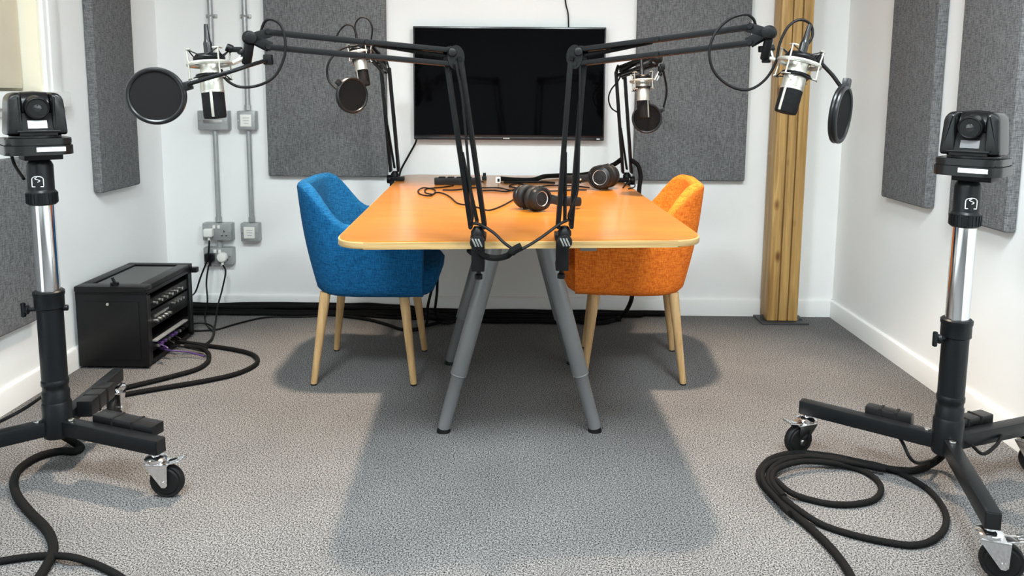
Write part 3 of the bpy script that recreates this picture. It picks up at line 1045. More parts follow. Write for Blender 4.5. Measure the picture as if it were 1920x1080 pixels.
def ptz(x, y, z, rz, label, tilt=0.0, bright=True):
    t = thing('conference_camera', (x, y, z), label, 'camera', 'pan and tilt cameras on the stands', rz)
    W = local(t)
    R = W.to_3x3()

    def P(a, b_, c):
        return W @ Vector((a, b_, c))
    # mounting plate
    MB().box(P(0.010, 0, 0.008), (0.095, 0.085, 0.016), R, 0.003).build('mounting_plate', 'black', t)
    # base: chamfered octagon-like foot
    poly = rounded_poly([Vector((-0.083, -0.058)), Vector((-0.056, -0.079)), Vector((0.056, -0.079)), Vector((0.083, -0.058)), Vector((0.083, 0.070)), Vector((-0.083, 0.070))], [0.016] * 6, 4)
    pl = [(p.x, p.y) for p in poly]
    MB().prism(pl, 0.026, W @ Matrix.Translation((0, 0, 0.016)), 0.003).prism([(a * 0.97, b_ * 0.97) for a, b_ in pl], 0.018, W @ Matrix.Translation((0, 0, 0.044)), 0.005).build('base', 'ptz', t)
    MB().prism([(a * 0.955, b_ * 0.955) for a, b_ in pl], 0.004, W @ Matrix.Translation((0, 0, 0.041))).build('base_groove', 'blackm', t)
    plabel(MB().box(P(0.022, -0.0800, 0.032), (0.070, 0.0016, 0.012), R).build('base_label', 'label', t), 'white label strip on the base')
    MB().lathe([(0.060, 0.0), (0.064, 0.003), (0.064, 0.008), (0.058, 0.012)], P(0, 0, 0.060), (0, 0, 1), 36).build('turntable', 'ptz', t)
    # yoke: shouldered arms joined by a low front block
    for sg in (-1, 1):
        prof = rounded_poly([Vector((0.036 * sg, 0.0)), Vector((0.0735 * sg, 0.0)), Vector((0.0650 * sg, 0.117)), Vector((0.036 * sg, 0.117))], [0.004, 0.008, 0.026, 0.008], 8)
        cc = Vector((0.053 * sg, 0.056))
        rings = []
        for yy, k in ((-0.048, 0.80), (-0.0465, 0.90), (-0.042, 0.965), (-0.035, 1.0), (0.036, 1.0), (0.044, 0.96), (0.049, 0.88)):
            rings.append([P(*(lambda q: (q.x, yy, 0.070 + q.y))(cc + (p - cc) * k)) for p in prof])
        MB().loft(rings).build('yoke_arm', 'ptz', t)
    a = [(-0.057, 0.0), (0.045, 0.0), (0.045, 0.060), (-0.030, 0.060), (-0.046, 0.012), (-0.057, 0.010)]
    Mx = W @ Matrix.Translation((-0.045, 0, 0.070)) @ Matrix(((0, 0, 1, 0), (1, 0, 0, 0), (0, 1, 0, 0), (0, 0, 0, 1)))
    MB().prism(a, 0.090, Mx).build('front_block', 'blackm', t)
    MB().box(P(0, -0.055, 0.081), (0.104, 0.010, 0.005), R, 0.0018).build('front_lip', 'ptz', t)
    # label on the sloping face between (-0.046, .012) and (-0.030, .060)
    al = math.atan2(0.016, 0.048)
    plabel(MB().box(P(0.0, -0.0408, 0.0995), (0.046, 0.0015, 0.022), R @ Matrix.Rotation(-al, 3, 'X')).build('front_label', 'label' if bright else 'greylabel', t), 'pale label under the lens')
    # tilting head with lens
    hz = 0.152
    head = MB().lathe([(0.030, 0.0), (0.036, 0.004), (0.0385, 0.037), (0.036, 0.068), (0.030, 0.072)], P(-0.036, 0.004, hz), R @ Vector((1, 0, 0)), 40).build('camera_head', 'ptz', t)
    ld = R @ (Matrix.Rotation(tilt, 3, 'X') @ Vector((0, -1, 0)))
    c = P(0, 0.004, hz)
    MB().lathe([(0.031, 0.0), (0.031, 0.052), (0.029, 0.058), (0.026, 0.058)], c, ld, 40).build('lens_barrel', 'ptz', head)
    MB().ring(c + ld * 0.058, ld, 0.0270, 0.0026, 40, 8).build('lens_ring', 'black', head)
    MB().lathe([(0.024, 0.046), (0.024, 0.054), (0.020, 0.056), (0.018, 0.053)], c, ld, 36).build('inner_ring', 'plastic', head)
    MB().lathe([(0.0175, 0.046), (0.0175, 0.054), (0.014, 0.0570), (0.008, 0.0585), (0.001, 0.059)], c, ld, 32).build('lens', 'lens', head)
    # cables at the back
    MB().tube([P(-0.045, 0.060, 0.03), P(-0.048, 0.085, 0.018), P(-0.042, 0.080, -0.02), P(-0.032, 0.02, -0.055)], 0.0045, 8).build('tail_lead', 'cable', t)
    return t


ptz(LH[0] - 0.004, LH[1] - 0.004, 0.9405, radians(42), 'black pan and tilt camera with bright white labels on the left stand', radians(8))
ptz(RH[0] + 0.008, RH[1], 0.9075, radians(-45), 'black pan and tilt camera with a grey front label on the right stand', radians(8), False)

# power bricks strapped to the stand legs


def brick(p0, p1, w, h, label, straps=2):
    p0, p1 = Vector(p0), Vector(p1)
    d = (p1 - p0)
    t = thing('power_adapter', p0, label, 'power adapter', 'power adapters strapped to the stand legs')
    MB().bar(p0, p1, w, h, bev=0.005).build('adapter_body', 'plastic', t)
    for k in range(straps):
        q = p0 + d * ((k + 1) / (straps + 1))
        MB().bar(q - d.normalized() * 0.004, q + d.normalized() * 0.004, w + 0.003, h + 0.003, bev=0.001).build('cable_tie', 'blackm', t)
    return t


def leg_pt(hub, e, s, off, z):
    h, e = Vector(hub), Vector(e)
    d = (e - h).normalized()
    n = Vector((-d.y, d.x))
    q = h + d * s + n * off
    return Vector((q.x, q.y, z))


brick(leg_pt(LH, LE[0], 0.11, 0.043, 0.178), leg_pt(LH, LE[0], 0.33, 0.043, 0.174), 0.046, 0.034, 'flat black power adapter strapped along the front leg of the left stand')
brick(leg_pt(LH, LE[1], 0.07, -0.044, 0.172), leg_pt(LH, LE[1], 0.24, -0.044, 0.169), 0.046, 0.05, 'blocky black power adapter strapped to the rear leg of the left stand')
brick(leg_pt(RH, RE[0], 0.10, -0.040, 0.172), leg_pt(RH, RE[0], 0.23, -0.040, 0.172), 0.040, 0.045, 'black power adapter behind the long left leg of the right stand')
brick(leg_pt(RH, RE[2], 0.06, 0.042, 0.178), leg_pt(RH, RE[2], 0.22, 0.042, 0.178), 0.042, 0.036, 'black power adapter strapped to the wall side leg of the right stand')

# ------------------------------------------------------------------ boom arms, microphones, pop filters


def boom(label, clampP, frontdir, base, elb, end, off_lo, off_up, nbars=2, ybar=0.011, bracket=True):
    """clampP: point on table edge; base/elb/end: joints; off_*: offset vectors of the twin bars"""
    t = thing('boom_arm', (clampP[0], clampP[1], ZT), label, 'microphone arm', 'desk clamped microphone boom arms')
    fd = Vector((frontdir[0], frontdir[1], 0)).normalized()
    sd = Vector((-fd.y, fd.x, 0))
    R = Matrix((fd, sd, Vector((0, 0, 1)))).transposed()
    c = Vector((clampP[0], clampP[1], 0))
    cl = MB()
    cl.box(c - fd * 0.014 + Vector((0, 0, ZT + 0.010)), (0.060, 0.042, 0.018), R, 0.003)
    cl.box(c + fd * 0.013 + Vector((0, 0, ZT - 0.036)), (0.018, 0.036, 0.092), R, 0.003)
    cl.box(c - fd * 0.012 + Vector((0, 0, ZT - 0.074)), (0.060, 0.034, 0.016), R, 0.003)
    co = cl.build('clamp', 'black', t)
    q = c - fd * 0.022
    MB().lathe([(0.011, 0), (0.011, 0.012), (0.006, 0.016)], (q.x, q.y, ZT - 0.112), (0, 0, 1), 16).cyl((q.x, q.y, ZT - 0.10), (q.x, q.y, ZT - TH - 0.010), 0.006, n=12).lathe([(0.015, 0), (0.015, 0.006), (0.008, 0.010)], (q.x, q.y, ZT - TH - 0.0105), (0, 0, 1), 18).build('clamp_screw', 'black', co)
    # swivel socket with thumb screw
    sk = Vector((base[0], base[1], ZT + 0.019))
    MB().lathe([(0.019, 0), (0.019, 0.012), (0.014, 0.02), (0.014, max(0.012, base[2] - ZT - 0.025)), (0.010, max(0.016, base[2] - ZT - 0.019))], sk, (0, 0, 1), 20).build('swivel_socket', 'black', t)
    th = sk + fd * 0.016 + Vector((0, 0, -0.012))
    ts = MB().cyl(th, th + fd * 0.020, 0.020, 0.020, 16, 0.003).build('thumb_screw', 'black', t)
    f = th + fd * 0.0205
    sc = MB()
    for k in (-1, 0, 1):
        sc.box(f + sd * (k * 0.008), (0.003, 0.0045, 0.024), R @ Matrix.Rotation(radians(25), 3, 'X'), 0.001)
    sc.build('screw_slots', 'steel', ts)
    base, elb, end = Vector(base), Vector(elb), Vector(end)

    def twin(a, b_, off, name):
        d = (b_ - a).normalized()
        n = off.cross(d).normalized()
        for s in (-0.5, 0.5):
            for k in (-0.5, 0.5):
                MB().bar(a + off * s + n * k * 0.022, b_ + off * s + n * k * 0.022, 0.0125, 0.0125, up=n, bev=0.002).build(name, 'black', t)
        for k in (-1, 1):
            q0 = a.lerp(b_, 0.03) + n * (0.0055 * k)
            q1 = a.lerp(b_, 0.45) - off * 0.38 + n * (0.0055 * k)
            MB().coil(q0, q1, 0.0042, 0.0013, 64).build('spring', 'blackm', t)
        for s in (0.005, 0.5, 0.995):
            for k in (-0.5, 0.5):
                q = a.lerp(b_, s) + off * k
                MB().cyl(q - n * 0.020, q + n * 0.020, 0.0060, n=10).build('rivet', 'black', t)
        return n

    n1 = twin(base, elb, Vector(off_lo), 'lower_arm_bar')
    n2 = twin(elb, end, Vector(off_up), 'upper_arm_bar')
    # elbow: two plates and a round knob
    eb = MB()
    ol, ou = Vector(off_lo), Vector(off_up)
    for k in (-1, 1):
        corners = [elb + ol * 0.5, elb - ol * 0.5, elb + ou * 0.5, elb - ou * 0.5]
        ax = n2.normalized()
        pts = []
        u = ou.normalized()
        v = ax.cross(u).normalized()
        cc = elb + ax * (k * 0.0155)
        hull = []
        for i in range(20):
            a = 2 * pi * i / 20
            hull.append(cc + u * (0.031 * cos(a)) + v * (0.024 * sin(a)))
        eb.loft([hull, [p + ax * (0.003 * k) for p in hull]])
    eb.build('elbow_plate', 'black', t)
    kd = Vector((0, -1, 0))
    kc = elb - ou * 0.35 + kd * 0.016
    MB().cyl(kc, kc + kd * 0.014, 0.0115, 0.0105, 18, 0.002).build('elbow_knob', 'hpshell', t)
    # end joint
    d2 = (end - elb).normalized()
    eo = MB()
    for k in (-1, 1):
        eo.bar(end - d2 * 0.01 + n2 * (k * 0.0135) + ou * 0.5, end + d2 * 0.030 + n2 * (k * 0.0135), 0.003, 0.022, up=ou, bev=0.001)
        eo.bar(end - d2 * 0.01 + n2 * (k * 0.0135) - ou * 0.5, end + d2 * 0.030 + n2 * (k * 0.0135), 0.003, 0.022, up=ou, bev=0.001)
    eo.build('end_bracket', 'black', t)
    jc = end + d2 * 0.036
    MB().sph(jc, 0.0165).cyl(jc - n2 * 0.020, jc + n2 * 0.020, 0.014, n=20, bev=0.003).build('end_joint', 'black', t)
    return t, jc, n2


def mic(label, top, bot, stripe_ang=0.0, d=0.050, with_plug=True):
    """hanging upside down studio condenser: top = silver end centre, bot = grille end centre"""
    top, bot = Vector(top), Vector(bot)
    ax = (bot - top).normalized()
    L = (bot - top).length
    r = d / 2
    t = thing('microphone', top, label, 'microphone', 'silver and black studio microphones')
    hb = L * 0.52
    MB().lathe([(r * 0.45, -0.006), (r * 0.78, -0.002), (r * 0.86, 0.004), (r * 0.88, L * 0.20), (r * 0.95, L * 0.24), (r * 0.98, L * 0.26), (r, hb - 0.004), (r * 0.97, hb)], top, ax, 36).build('body', 'silver', t)
    MB().ring(top + ax * (L * 0.245), ax, r * 0.955, 0.0012, 36, 6).build('body_seam', 'pewter', t)
    MB().lathe([(r * 0.96, hb), (r * 0.99, hb + 0.003), (r * 0.99, L - 0.006), (r * 0.94, L - 0.001), (r * 0.6, L)], top, ax, 36).build('grille', 'grille', t)
    x, y, z = frame_from(ax)
    for s in (0, pi):
        a = stripe_ang + s
        pts0 = top + ax * hb
        dr = x * cos(a) + y * sin(a)
        MB().bar(pts0 + dr * (r * 0.995), top + ax * (L - 0.002) + dr * (r * 0.995), 0.006, 0.003, up=dr, bev=0.001).build('grille_rib', 'silver', t)
    MB().lathe([(r * 0.97, hb - 0.002), (r * 1.02, hb - 0.001), (r * 1.02, hb + 0.003), (r * 0.97, hb + 0.004)], top, ax, 36).build('trim_ring', 'silver', t)
    if with_plug:
        pl = MB().lathe([(0.0098, -0.004), (0.0098, 0.042), (0.0088, 0.046), (0.0070, 0.050), (0.0048, 0.080), (0.0042, 0.086)], top, -ax, 18).build('cable_plug', 'plastic', t)
        plabel(MB().lathe([(0.0100, 0.010), (0.0104, 0.011), (0.0104, 0.014), (0.0100, 0.015)], top, -ax, 18).build('plug_band', 'steel', pl), 'silver band on the plug')
    return t, ax, x, y


def shock(label, top, bot, hold_to, R=0.046, band=True):
    """ring cradle round the silver end of a hanging microphone"""
    top, bot = Vector(top), Vector(bot)
    ax = (bot - top).normalized()
    x, y, z = frame_from(ax)
    hold_to = Vector(hold_to)
    c = top + ax * 0.004
    t = thing('shock_mount', c, label, 'shock mount', 'wire shock mounts holding the microphones')
    MB().lathe([(R - 0.002, -0.005), (R + 0.002, -0.004), (R + 0.002, 0.004), (R - 0.002, 0.005)] + [(R - 0.0025, 0.005), (R - 0.0025, -0.005)], c, ax, 44, False, False).ring(c, ax, R, 0.004, 44, 8).build('outer_ring', 'silver', t)
    MB().lathe([(0.0285, -0.022), (0.0300, -0.020), (0.0300, -0.006), (0.0285, -0.004)], c, ax, 30, False, False).ring(c - ax * 0.013, ax, 0.029, 0.006, 36, 8).ring(c + ax * 0.026, ax, 0.029, 0.004, 36, 8).build('inner_cradle', 'black', t)
    for i in range(4):
        a = pi / 4 + i * pi / 2
        d = x * cos(a) + y * sin(a)
        s = -x * sin(a) + y * cos(a)
        MB().tube([c + d * R - ax * 0.030 - s * 0.011, c + d * (R + 0.004) - ax * 0.031, c + d * R - ax * 0.030 + s * 0.011], 0.0018, 6).tube([c + d * (R + 0.004) - ax * 0.031, c + d * (R + 0.002), c + d * (R + 0.003) + ax * 0.033], 0.0019, 6).tube([c + d * R + ax * 0.034 - s * 0.011, c + d * (R + 0.003) + ax * 0.034, c + d * R + ax * 0.034 + s * 0.011], 0.0018, 6).build('wire_prong', 'pewter', t)
    if band:
        for dz_o, dz_i in ((-0.030, -0.013), (0.034, 0.026)):
            pts = []
            for i in range(8):
                a = pi / 4 + i * pi / 4
                rr_ = R if i % 2 == 0 else 0.031
                zz = dz_o if i % 2 == 0 else dz_i
                pts.append(c + x * (rr_ * cos(a)) + y * (rr_ * sin(a)) + ax * zz)
            MB().tube(pts, 0.0016, 6, closed=True, smooth=False).build('elastic_cord', 'blackm', t)
    # holder arm to the boom
    hd = (hold_to - c)
    hd2 = hd - ax * hd.dot(ax)
    hd2.normalize()
    p0 = c + hd2 * (R + 0.001)
    MB().tube([p0, p0.lerp(hold_to, 0.5), hold_to], 0.0055, 10, smooth=False).build('holder_bar', 'silver', t)
    MB().cyl(hold_to - Vector((0, 0, 0.012)), hold_to + Vector((0, 0, 0.012)), 0.010, n=18, bev=0.002).build('stud_socket', 'black', t)
    kp = c + hd2 * (R + 0.012)
    kd = (hd2 * 0.5 - ax * 0.9).normalized()
    MB().cyl(kp, kp + kd * 0.022, 0.0032, n=10).build('knob_stem', 'steel', t)
    MB().cyl(kp + kd * 0.022, kp + kd * 0.034, 0.0100, 0.0100, 18, 0.002).build('knob', 'black', t)
    return t


def popf(label, c, nrm, arm, R=0.075):
    c, nrm = Vector(c), Vector(nrm).normalized()
    t = thing('pop_filter', c, label, 'pop filter', 'round pop filters on the boom arms')
    MB().ring(c - nrm * 0.004, nrm, R, 0.0055, 56, 10).ring(c + nrm * 0.004, nrm, R, 0.0055, 56, 10).build('hoop', 'plastic', t)
    MB().lathe([(R - 0.002, -0.0005), (R - 0.002, 0.0005)], c + nrm * 0.005, nrm, 48).lathe([(R - 0.002, -0.0005), (R - 0.002, 0.0005)], c - nrm * 0.005, nrm, 48).build('net', 'net', t)
    a0 = Vector(arm[0])
    dr = (a0 - c)
    dr -= nrm * dr.dot(nrm)
    dr.normalize()
    MB().bar(c + dr * (R - 0.004), c + dr * (R + 0.022), 0.020, 0.016, up=nrm, bev=0.003).build('hoop_clip', 'plastic', t)
    MB().tube([c + dr * (R + 0.016)] + [Vector(p) for p in arm], 0.0045, 10).build('gooseneck', 'black', t)
    e = Vector(arm[-1])
    MB().box(e, (0.020, 0.020, 0.024), None, 0.004).build('arm_clip', 'black', t)
    return t


# ---- front left station
A1, a1j, a1n = boom('boom arm clamped left of centre on the near table edge, reaching left', (-0.110, 2.084), (0, -1), (-0.110, 2.058, 0.775), D(850, 108, 2.02), D(498, 74, 1.80), D(888, 300, 2.05) - D(862, 300, 2.05), D(850, 122, 2.02) - D(850, 97, 2.02))
m1t, m1b = D(393, 117, 1.76), D(404, 222, 1.75)
mic('silver and black microphone hanging at the far left, before the wall conduits', m1t, m1b, radians(168))
shock('wire shock mount round the front left microphone, beside the left wall conduits', m1t, m1b, D(462, 106, 1.795))
tag(MB().cyl(a1j + Vector((0, 0, -0.012)), D(462, 120, 1.795), 0.011, n=16, bev=0.002).box(D(440, 93, 1.79), (0.034, 0.014, 0.012), None, 0.003).cyl(D(436, 93, 1.79), D(424, 88, 1.785), 0.0095, n=14, bev=0.002).build('swivel_adapter', 'black', origin=a1j), 'black swivel adapter under the end joint of the front left boom', 'adapter', 'swivel adapters below the boom ends')
popf('large round pop filter facing the camera at far left', D(293, 180, 1.70), (0.28, -1, 0.04), [D(362, 155, 1.69), D(430, 135, 1.69), D(470, 122, 1.73), D(503, 112, 1.80)], 0.0575)
tag(MB().tube([D(488, 62, 1.79), D(497, 40, 1.785), D(512, 37, 1.785), D(528, 50, 1.785), D(535, 80, 1.785), D(532, 110, 1.785), D(515, 143, 1.78), D(485, 160, 1.775), D(450, 163, 1.77), D(425, 150, 1.765), D(414, 130, 1.76)], 0.0032, 8, 8).build('microphone_cable', 'cable', origin=D(488, 62, 1.79)), 'black cable looping from the left boom end to the front left microphone', 'cable', 'microphone cables')

# ---- front right station
A2, a2j, a2n = boom('boom arm clamped right of centre on the near table edge, reaching right', (0.122, 2.102), (0, -1), (0.126, 2.075, 0.775), D(1083, 107, 2.04), D(1412, 65, 1.80), D(1089, 300, 2.06) - D(1064, 300, 2.06), D(1083, 120, 2.04) - D(1083, 94, 2.04))
m2t, m2b = D(1499, 116, 1.76), D(1472, 212, 1.75)
mic('silver and black microphone hanging in front of the timber post', m2t, m2b, radians(232))
shock('wire shock mount round the front right microphone, before the timber post', m2t, m2b, D(1437, 108, 1.80))
tag(MB().cyl(a2j + Vector((0, 0, -0.012)), D(1433, 112, 1.80), 0.010, n=16, bev=0.003).cyl(D(1432, 86, 1.80), D(1432, 98, 1.80), 0.0125, n=16, bev=0.002).build('swivel_adapter', 'black', origin=a2j), 'black swivel adapter hanging from the end joint of the front right boom', 'adapter', 'swivel adapters below the boom ends')
popf('pop filter turned edge on at far right, beyond the timber post', D(1576, 215, 1.74), (0.80, -0.60, -0.08), [D(1580, 165, 1.75), D(1560, 140, 1.76), D(1534, 113, 1.77)], 0.060)
tag(MB().tube([D(1418, 52, 1.79), D(1412, 35, 1.785), D(1396, 27, 1.78), D(1366, 37, 1.78), D(1340, 64, 1.78), D(1330, 100, 1.78), D(1340, 136, 1.78), D(1370, 162, 1.78), D(1404, 168, 1.78), D(1434, 150, 1.775), D(1454, 118, 1.77), D(1462, 82, 1.77), D(1478, 50, 1.77), D(1500, 37, 1.77), D(1520, 46, 1.77), D(1523, 68, 1.765), D(1511, 88, 1.762)], 0.0032, 8, 8).build('microphone_cable', 'cable', origin=D(1418, 52, 1.79)), 'black cable looping in a wide ring left of the front right microphone', 'cable', 'microphone cables')

# ---- back left station
A3, a3j, a3n = boom('boom arm clamped at the back left corner of the table, by the left wall panel', (-0.576, 3.55), (-1, 0), (-0.576, 3.55, 0.775), D(722, 128, 3.53), D(688, 88, 3.08), D(737, 250, 3.53) - D(722, 250, 3.53), D(722, 136, 3.53) - D(718, 120, 3.53))
m3t, m3b = D(673, 98, 3.06), D(683, 161, 3.04)
mic('cream and black microphone hanging before the back wall panel left of the television', m3t, m3b, radians(222))
shock('wire shock mount round the back left microphone, left of the television', m3t, m3b, D(689, 95, 3.04))
popf('pop filter hanging before the back wall panel left of the television', D(660, 179, 2.96), (0.75, -0.75, 0.0), [D(637, 170, 2.98), D(616, 150, 3.0), D(616, 118, 3.0), D(640, 92, 3.02), D(676, 84, 3.04)], 0.064)
tag(MB().tube([D(628, 80, 3.05), D(634, 62, 3.05), D(648, 47, 3.05), D(662, 50, 3.05), D(668, 66, 3.05), D(666, 46, 3.05), D(676, 33, 3.05), D(690, 36, 3.05), D(698, 52, 3.05), D(696, 76, 3.06)], 0.0034, 8, 8).build('microphone_cable', 'cable', origin=D(628, 80, 3.05)), 'black cable looping above the back left microphone', 'cable', 'microphone cables')

# ---- back right station
A4, a4j, a4n = boom('boom arm clamped at the back right corner of the table, right of the television', (0.497, 3.57), (1, 0), (0.504, 3.57, 0.775), D(1163, 135, 3.55), D(1226, 112, 3.10), D(1180, 250, 3.55) - D(1164, 250, 3.55), D(1163, 143, 3.55) - D(1166, 128, 3.55))
m4t, m4b = D(1204, 150, 3.07), D(1207, 222, 3.05)
mic('cream and black microphone hanging right of the television, in front of its pop filter', m4t, m4b, radians(140))
shock('wire shock mount round the back right microphone, right of the television', m4t, m4b, D(1238, 130, 3.08))
popf('pop filter hanging right of the television behind its microphone', D(1213, 222, 3.14), (-0.10, -1, 0.05), [D(1243, 205, 3.14), D(1250, 170, 3.13), D(1242, 125, 3.10)], 0.056)
tag(MB().tube([D(1168, 128, 3.50), D(1160, 150, 3.49), D(1146, 168, 3.48), D(1141, 185, 3.48), D(1146, 202, 3.49), D(1158, 211, 3.51)], 0.0034, 8, 8).build('microphone_cable', 'cable', origin=D(1168, 128, 3.50)), 'black cable bowing left of the back right boom post', 'cable', 'microphone cables')

# ------------------------------------------------------------------ on the table
zt = ZT


def TT(x, y, h=0.004):
    return F(x, y, zt + h)


def headphones(label, c, face, tilt, bdir, R=0.048):
    """closed headphones lying on the table: c = table point under the outer cup; face = outward cup direction; bdir = headband direction"""
    c = Vector((c[0], c[1], zt))
    f = Vector((face[0], face[1], 0)).normalized()
    bd = Vector((bdir[0], bdir[1], 0)).normalized()
    t = thing('headphones', c, label, 'headphones', 'black closed headphones on the table')
    cups = []
    for k, sgn in ((0, 1), (1, -1)):
        ctr = c + Vector((0, 0, R)) - f * (0.075 * k)
        out = (f * sgn + Vector((0, 0, tilt * sgn))).normalized()
        ctr = ctr + Vector((0, 0, 0.002))
        sh = MB().lathe([(R * 0.86, -0.006), (R * 0.97, 0.0), (R * 0.97, 0.010), (R * 0.86, 0.020), (R * 0.62, 0.024), (R * 0.60, 0.021), (R * 0.30, 0.022), (R * 0.28, 0.024), (0.001, 0.024)], ctr, out, 36).build('ear_cup', 'hpshell', t)
        MB().ring(ctr + out * 0.0215, out, R * 0.62, 0.0022, 32, 8).build('cup_ring', 'steel', sh)
        MB().ring(ctr - out * 0.016, out, R * 0.70, 0.0145, 36, 12).build('ear_pad', 'leather', t)
        cups.append((ctr, out))
    # yokes and headband running along the table
    ends = []
    for (ctr, out) in cups:
        e = ctr + bd * (R + 0.034) + out * 0.004 + Vector((0, 0, -0.012))
        MB().tube([ctr + Vector((0, 0, R * 0.98)) + out * 0.006, ctr + bd * (R * 0.72) + Vector((0, 0, R * 0.70)) + out * 0.006, ctr + bd * R * 1.04 + out * 0.006, ctr + bd * (R * 0.72) - Vector((0, 0, R * 0.70)) + out * 0.006, ctr - Vector((0, 0, R * 0.96)) + out * 0.006], 0.0045, 8).build('yoke', 'hpshell', t)
        MB().bar(ctr + bd * R + out * 0.006, e, 0.012, 0.030, bev=0.004).build('slider', 'hpshell', t)
        MB().sph(e + out * 0.008, 0.0055).build('slider_screw', 'steel', t)
        ends.append(e)
    m0, m1 = ends
    mid = (m0 + m1) / 2
    half = (m0 - m1) / 2
    dep = 0.105
    pts = []
    for k in range(17):
        a = pi * k / 16
        pts.append(mid + half * cos(a) + bd * (dep * sin(a)) + Vector((0, 0, -0.008 * sin(a))))
    rings = []
    for i, p in enumerate(pts):
        a = pi * i / 16
        rd = (half.normalized() * cos(a) + bd * sin(a)).normalized()
        up = Vector((0, 0, 1))
        ring = []
        for k in range(12):
            b_ = 2 * pi * k / 12
            ring.append(p + rd * (0.006 * cos(b_)) + up * (0.016 * sin(b_)))
        rings.append(ring)
    MB().loft(rings).build('headband', 'leather', t)
    return t


hc = TT(1006, 397, 0)
headphones('black headphones lying nearest the middle of the table', (hc.x + 0.004, hc.y + 0.01), (0.62, -0.78), 0.10, (0.95, 0.30), 0.042)
hc2 = TT(1128, 357, 0)
headphones('black headphones lying by the back right boom clamp', (hc2.x, hc2.y + 0.01), (-0.45, -0.89), 0.10, (-0.95, 0.25), 0.052)

bp = TT(853, 347, 0)
t = thing('power_strip', (bp.x, bp.y + 0.02, zt), 'long black power strip lying at the far end of the table', 'power strip')
MB().box((bp.x, bp.y + 0.02, zt + 0.016), (0.185, 0.045, 0.030), None, 0.004).build('strip_body', 'plastic', t)
for i in range(4):
    MB().box((bp.x - 0.06 + i * 0.04, bp.y + 0.02, zt + 0.0325), (0.028, 0.03, 0.004), None, 0.001).build('outlet', 'blackm', t)
bp = TT(908, 338, 0)
t = thing('usb_adapter', (bp.x, bp.y, zt), 'small black upright plug between power strip and white plug on the table', 'adapter')
MB().box((bp.x, bp.y, zt + 0.010), (0.022, 0.018, 0.020), None, 0.003).box((bp.x + 0.001, bp.y, zt + 0.027), (0.015, 0.012, 0.016), None, 0.002).build('plug_body', 'plastic', t)
bp = TT(934, 343, 0)
t = thing('usb_charger', (bp.x, bp.y, zt), 'small white plug standing at the far end of the table', 'plug')
MB().box((bp.x, bp.y, zt + 0.014), (0.024, 0.022, 0.028), None, 0.004).build('plug_body', 'white', t)
MB().box((bp.x + 0.002, bp.y - 0.0115, zt + 0.014), (0.010, 0.003, 0.014)).build('socket_face', 'blackm', t)


def tcable(pts, r, name, label, group='loose cables on the table', m='cable', h=None):
    P = [TT(x, y, r + 0.001) for x, y in pts]
    return tag(MB().tube(P, r, 8, 6).build(name, m, origin=P[0]), label, 'cable', group)


tcable([(1000, 356), (975, 367), (945, 384), (918, 394), (900, 390), (880, 385), (858, 381), (845, 370), (832, 363), (818, 361), (806, 367), (788, 364), (784, 357), (795, 352), (815, 356), (812, 364), (798, 361), (800, 354), (830, 351), (850, 348)], 0.0028, 'headphone_cable', 'thin cable curving from the middle headphones into a small coil at left')
tcable([(830, 356), (855, 356), (885, 352), (910, 352), (935, 352), (960, 357), (985, 354), (1010, 357), (1040, 358), (1075, 356), (1100, 356)], 0.0030, 'headphone_cable', 'thin cable running across the table behind the middle headphones')
tcable([(895, 358), (925, 357), (950, 359), (972, 352), (985, 347), (968, 344), (955, 349), (975, 353), (1000, 352), (1030, 348), (1070, 348), (1105, 352)], 0.0030, 'usb_cable', 'tangled cable bunched behind the middle headphones')
tcable([(878, 338), (896, 338), (906, 341)], 0.0025, 'usb_cable', 'short thin lead from the power strip to the small black plug')
P = [TT(938, 335, 0.012), TT(965, 337, 0.012), TT(1000, 337, 0.012), TT(1020, 331, 0.014), TT(1050, 329, 0.014), TT(1090, 328, 0.016), D(1120, 321, 3.62), D(1150, 309, 3.60), D(1166, 298, 3.57)]
tag(MB().tube(P, 0.011, 10, 6).build('cable_loom', 'sleeve', origin=P[0]), 'thick black cable loom sagging from the back right boom along the table end', 'cable')
P = [TT(945, 342, 0.006), TT(975, 341, 0.006), TT(1010, 341, 0.006), TT(1040, 343, 0.006)]
tag(MB().tube(P, 0.005, 8, 6).build('signal_cable', 'cable', origin=P[0]), 'black cable lying in front of the thick loom at the table end', 'cable', 'loose cables on the table')
P = [D(1183, 300, 3.55), D(1196, 310, 3.54), D(1201, 330, 3.52), D(1199, 350, 3.50), D(1197, 372, 3.48)]
tag(MB().tube(P, 0.010, 10, 6).build('cable_loom', 'sleeve', origin=P[0]), 'thick black cable curling over the right table edge from the back right boom', 'cable')
tcable([(1168, 352), (1176, 343), (1188, 342), (1190, 350), (1178, 354)], 0.0028, 'headphone_cable', 'small cable curl at the back right corner of the table')

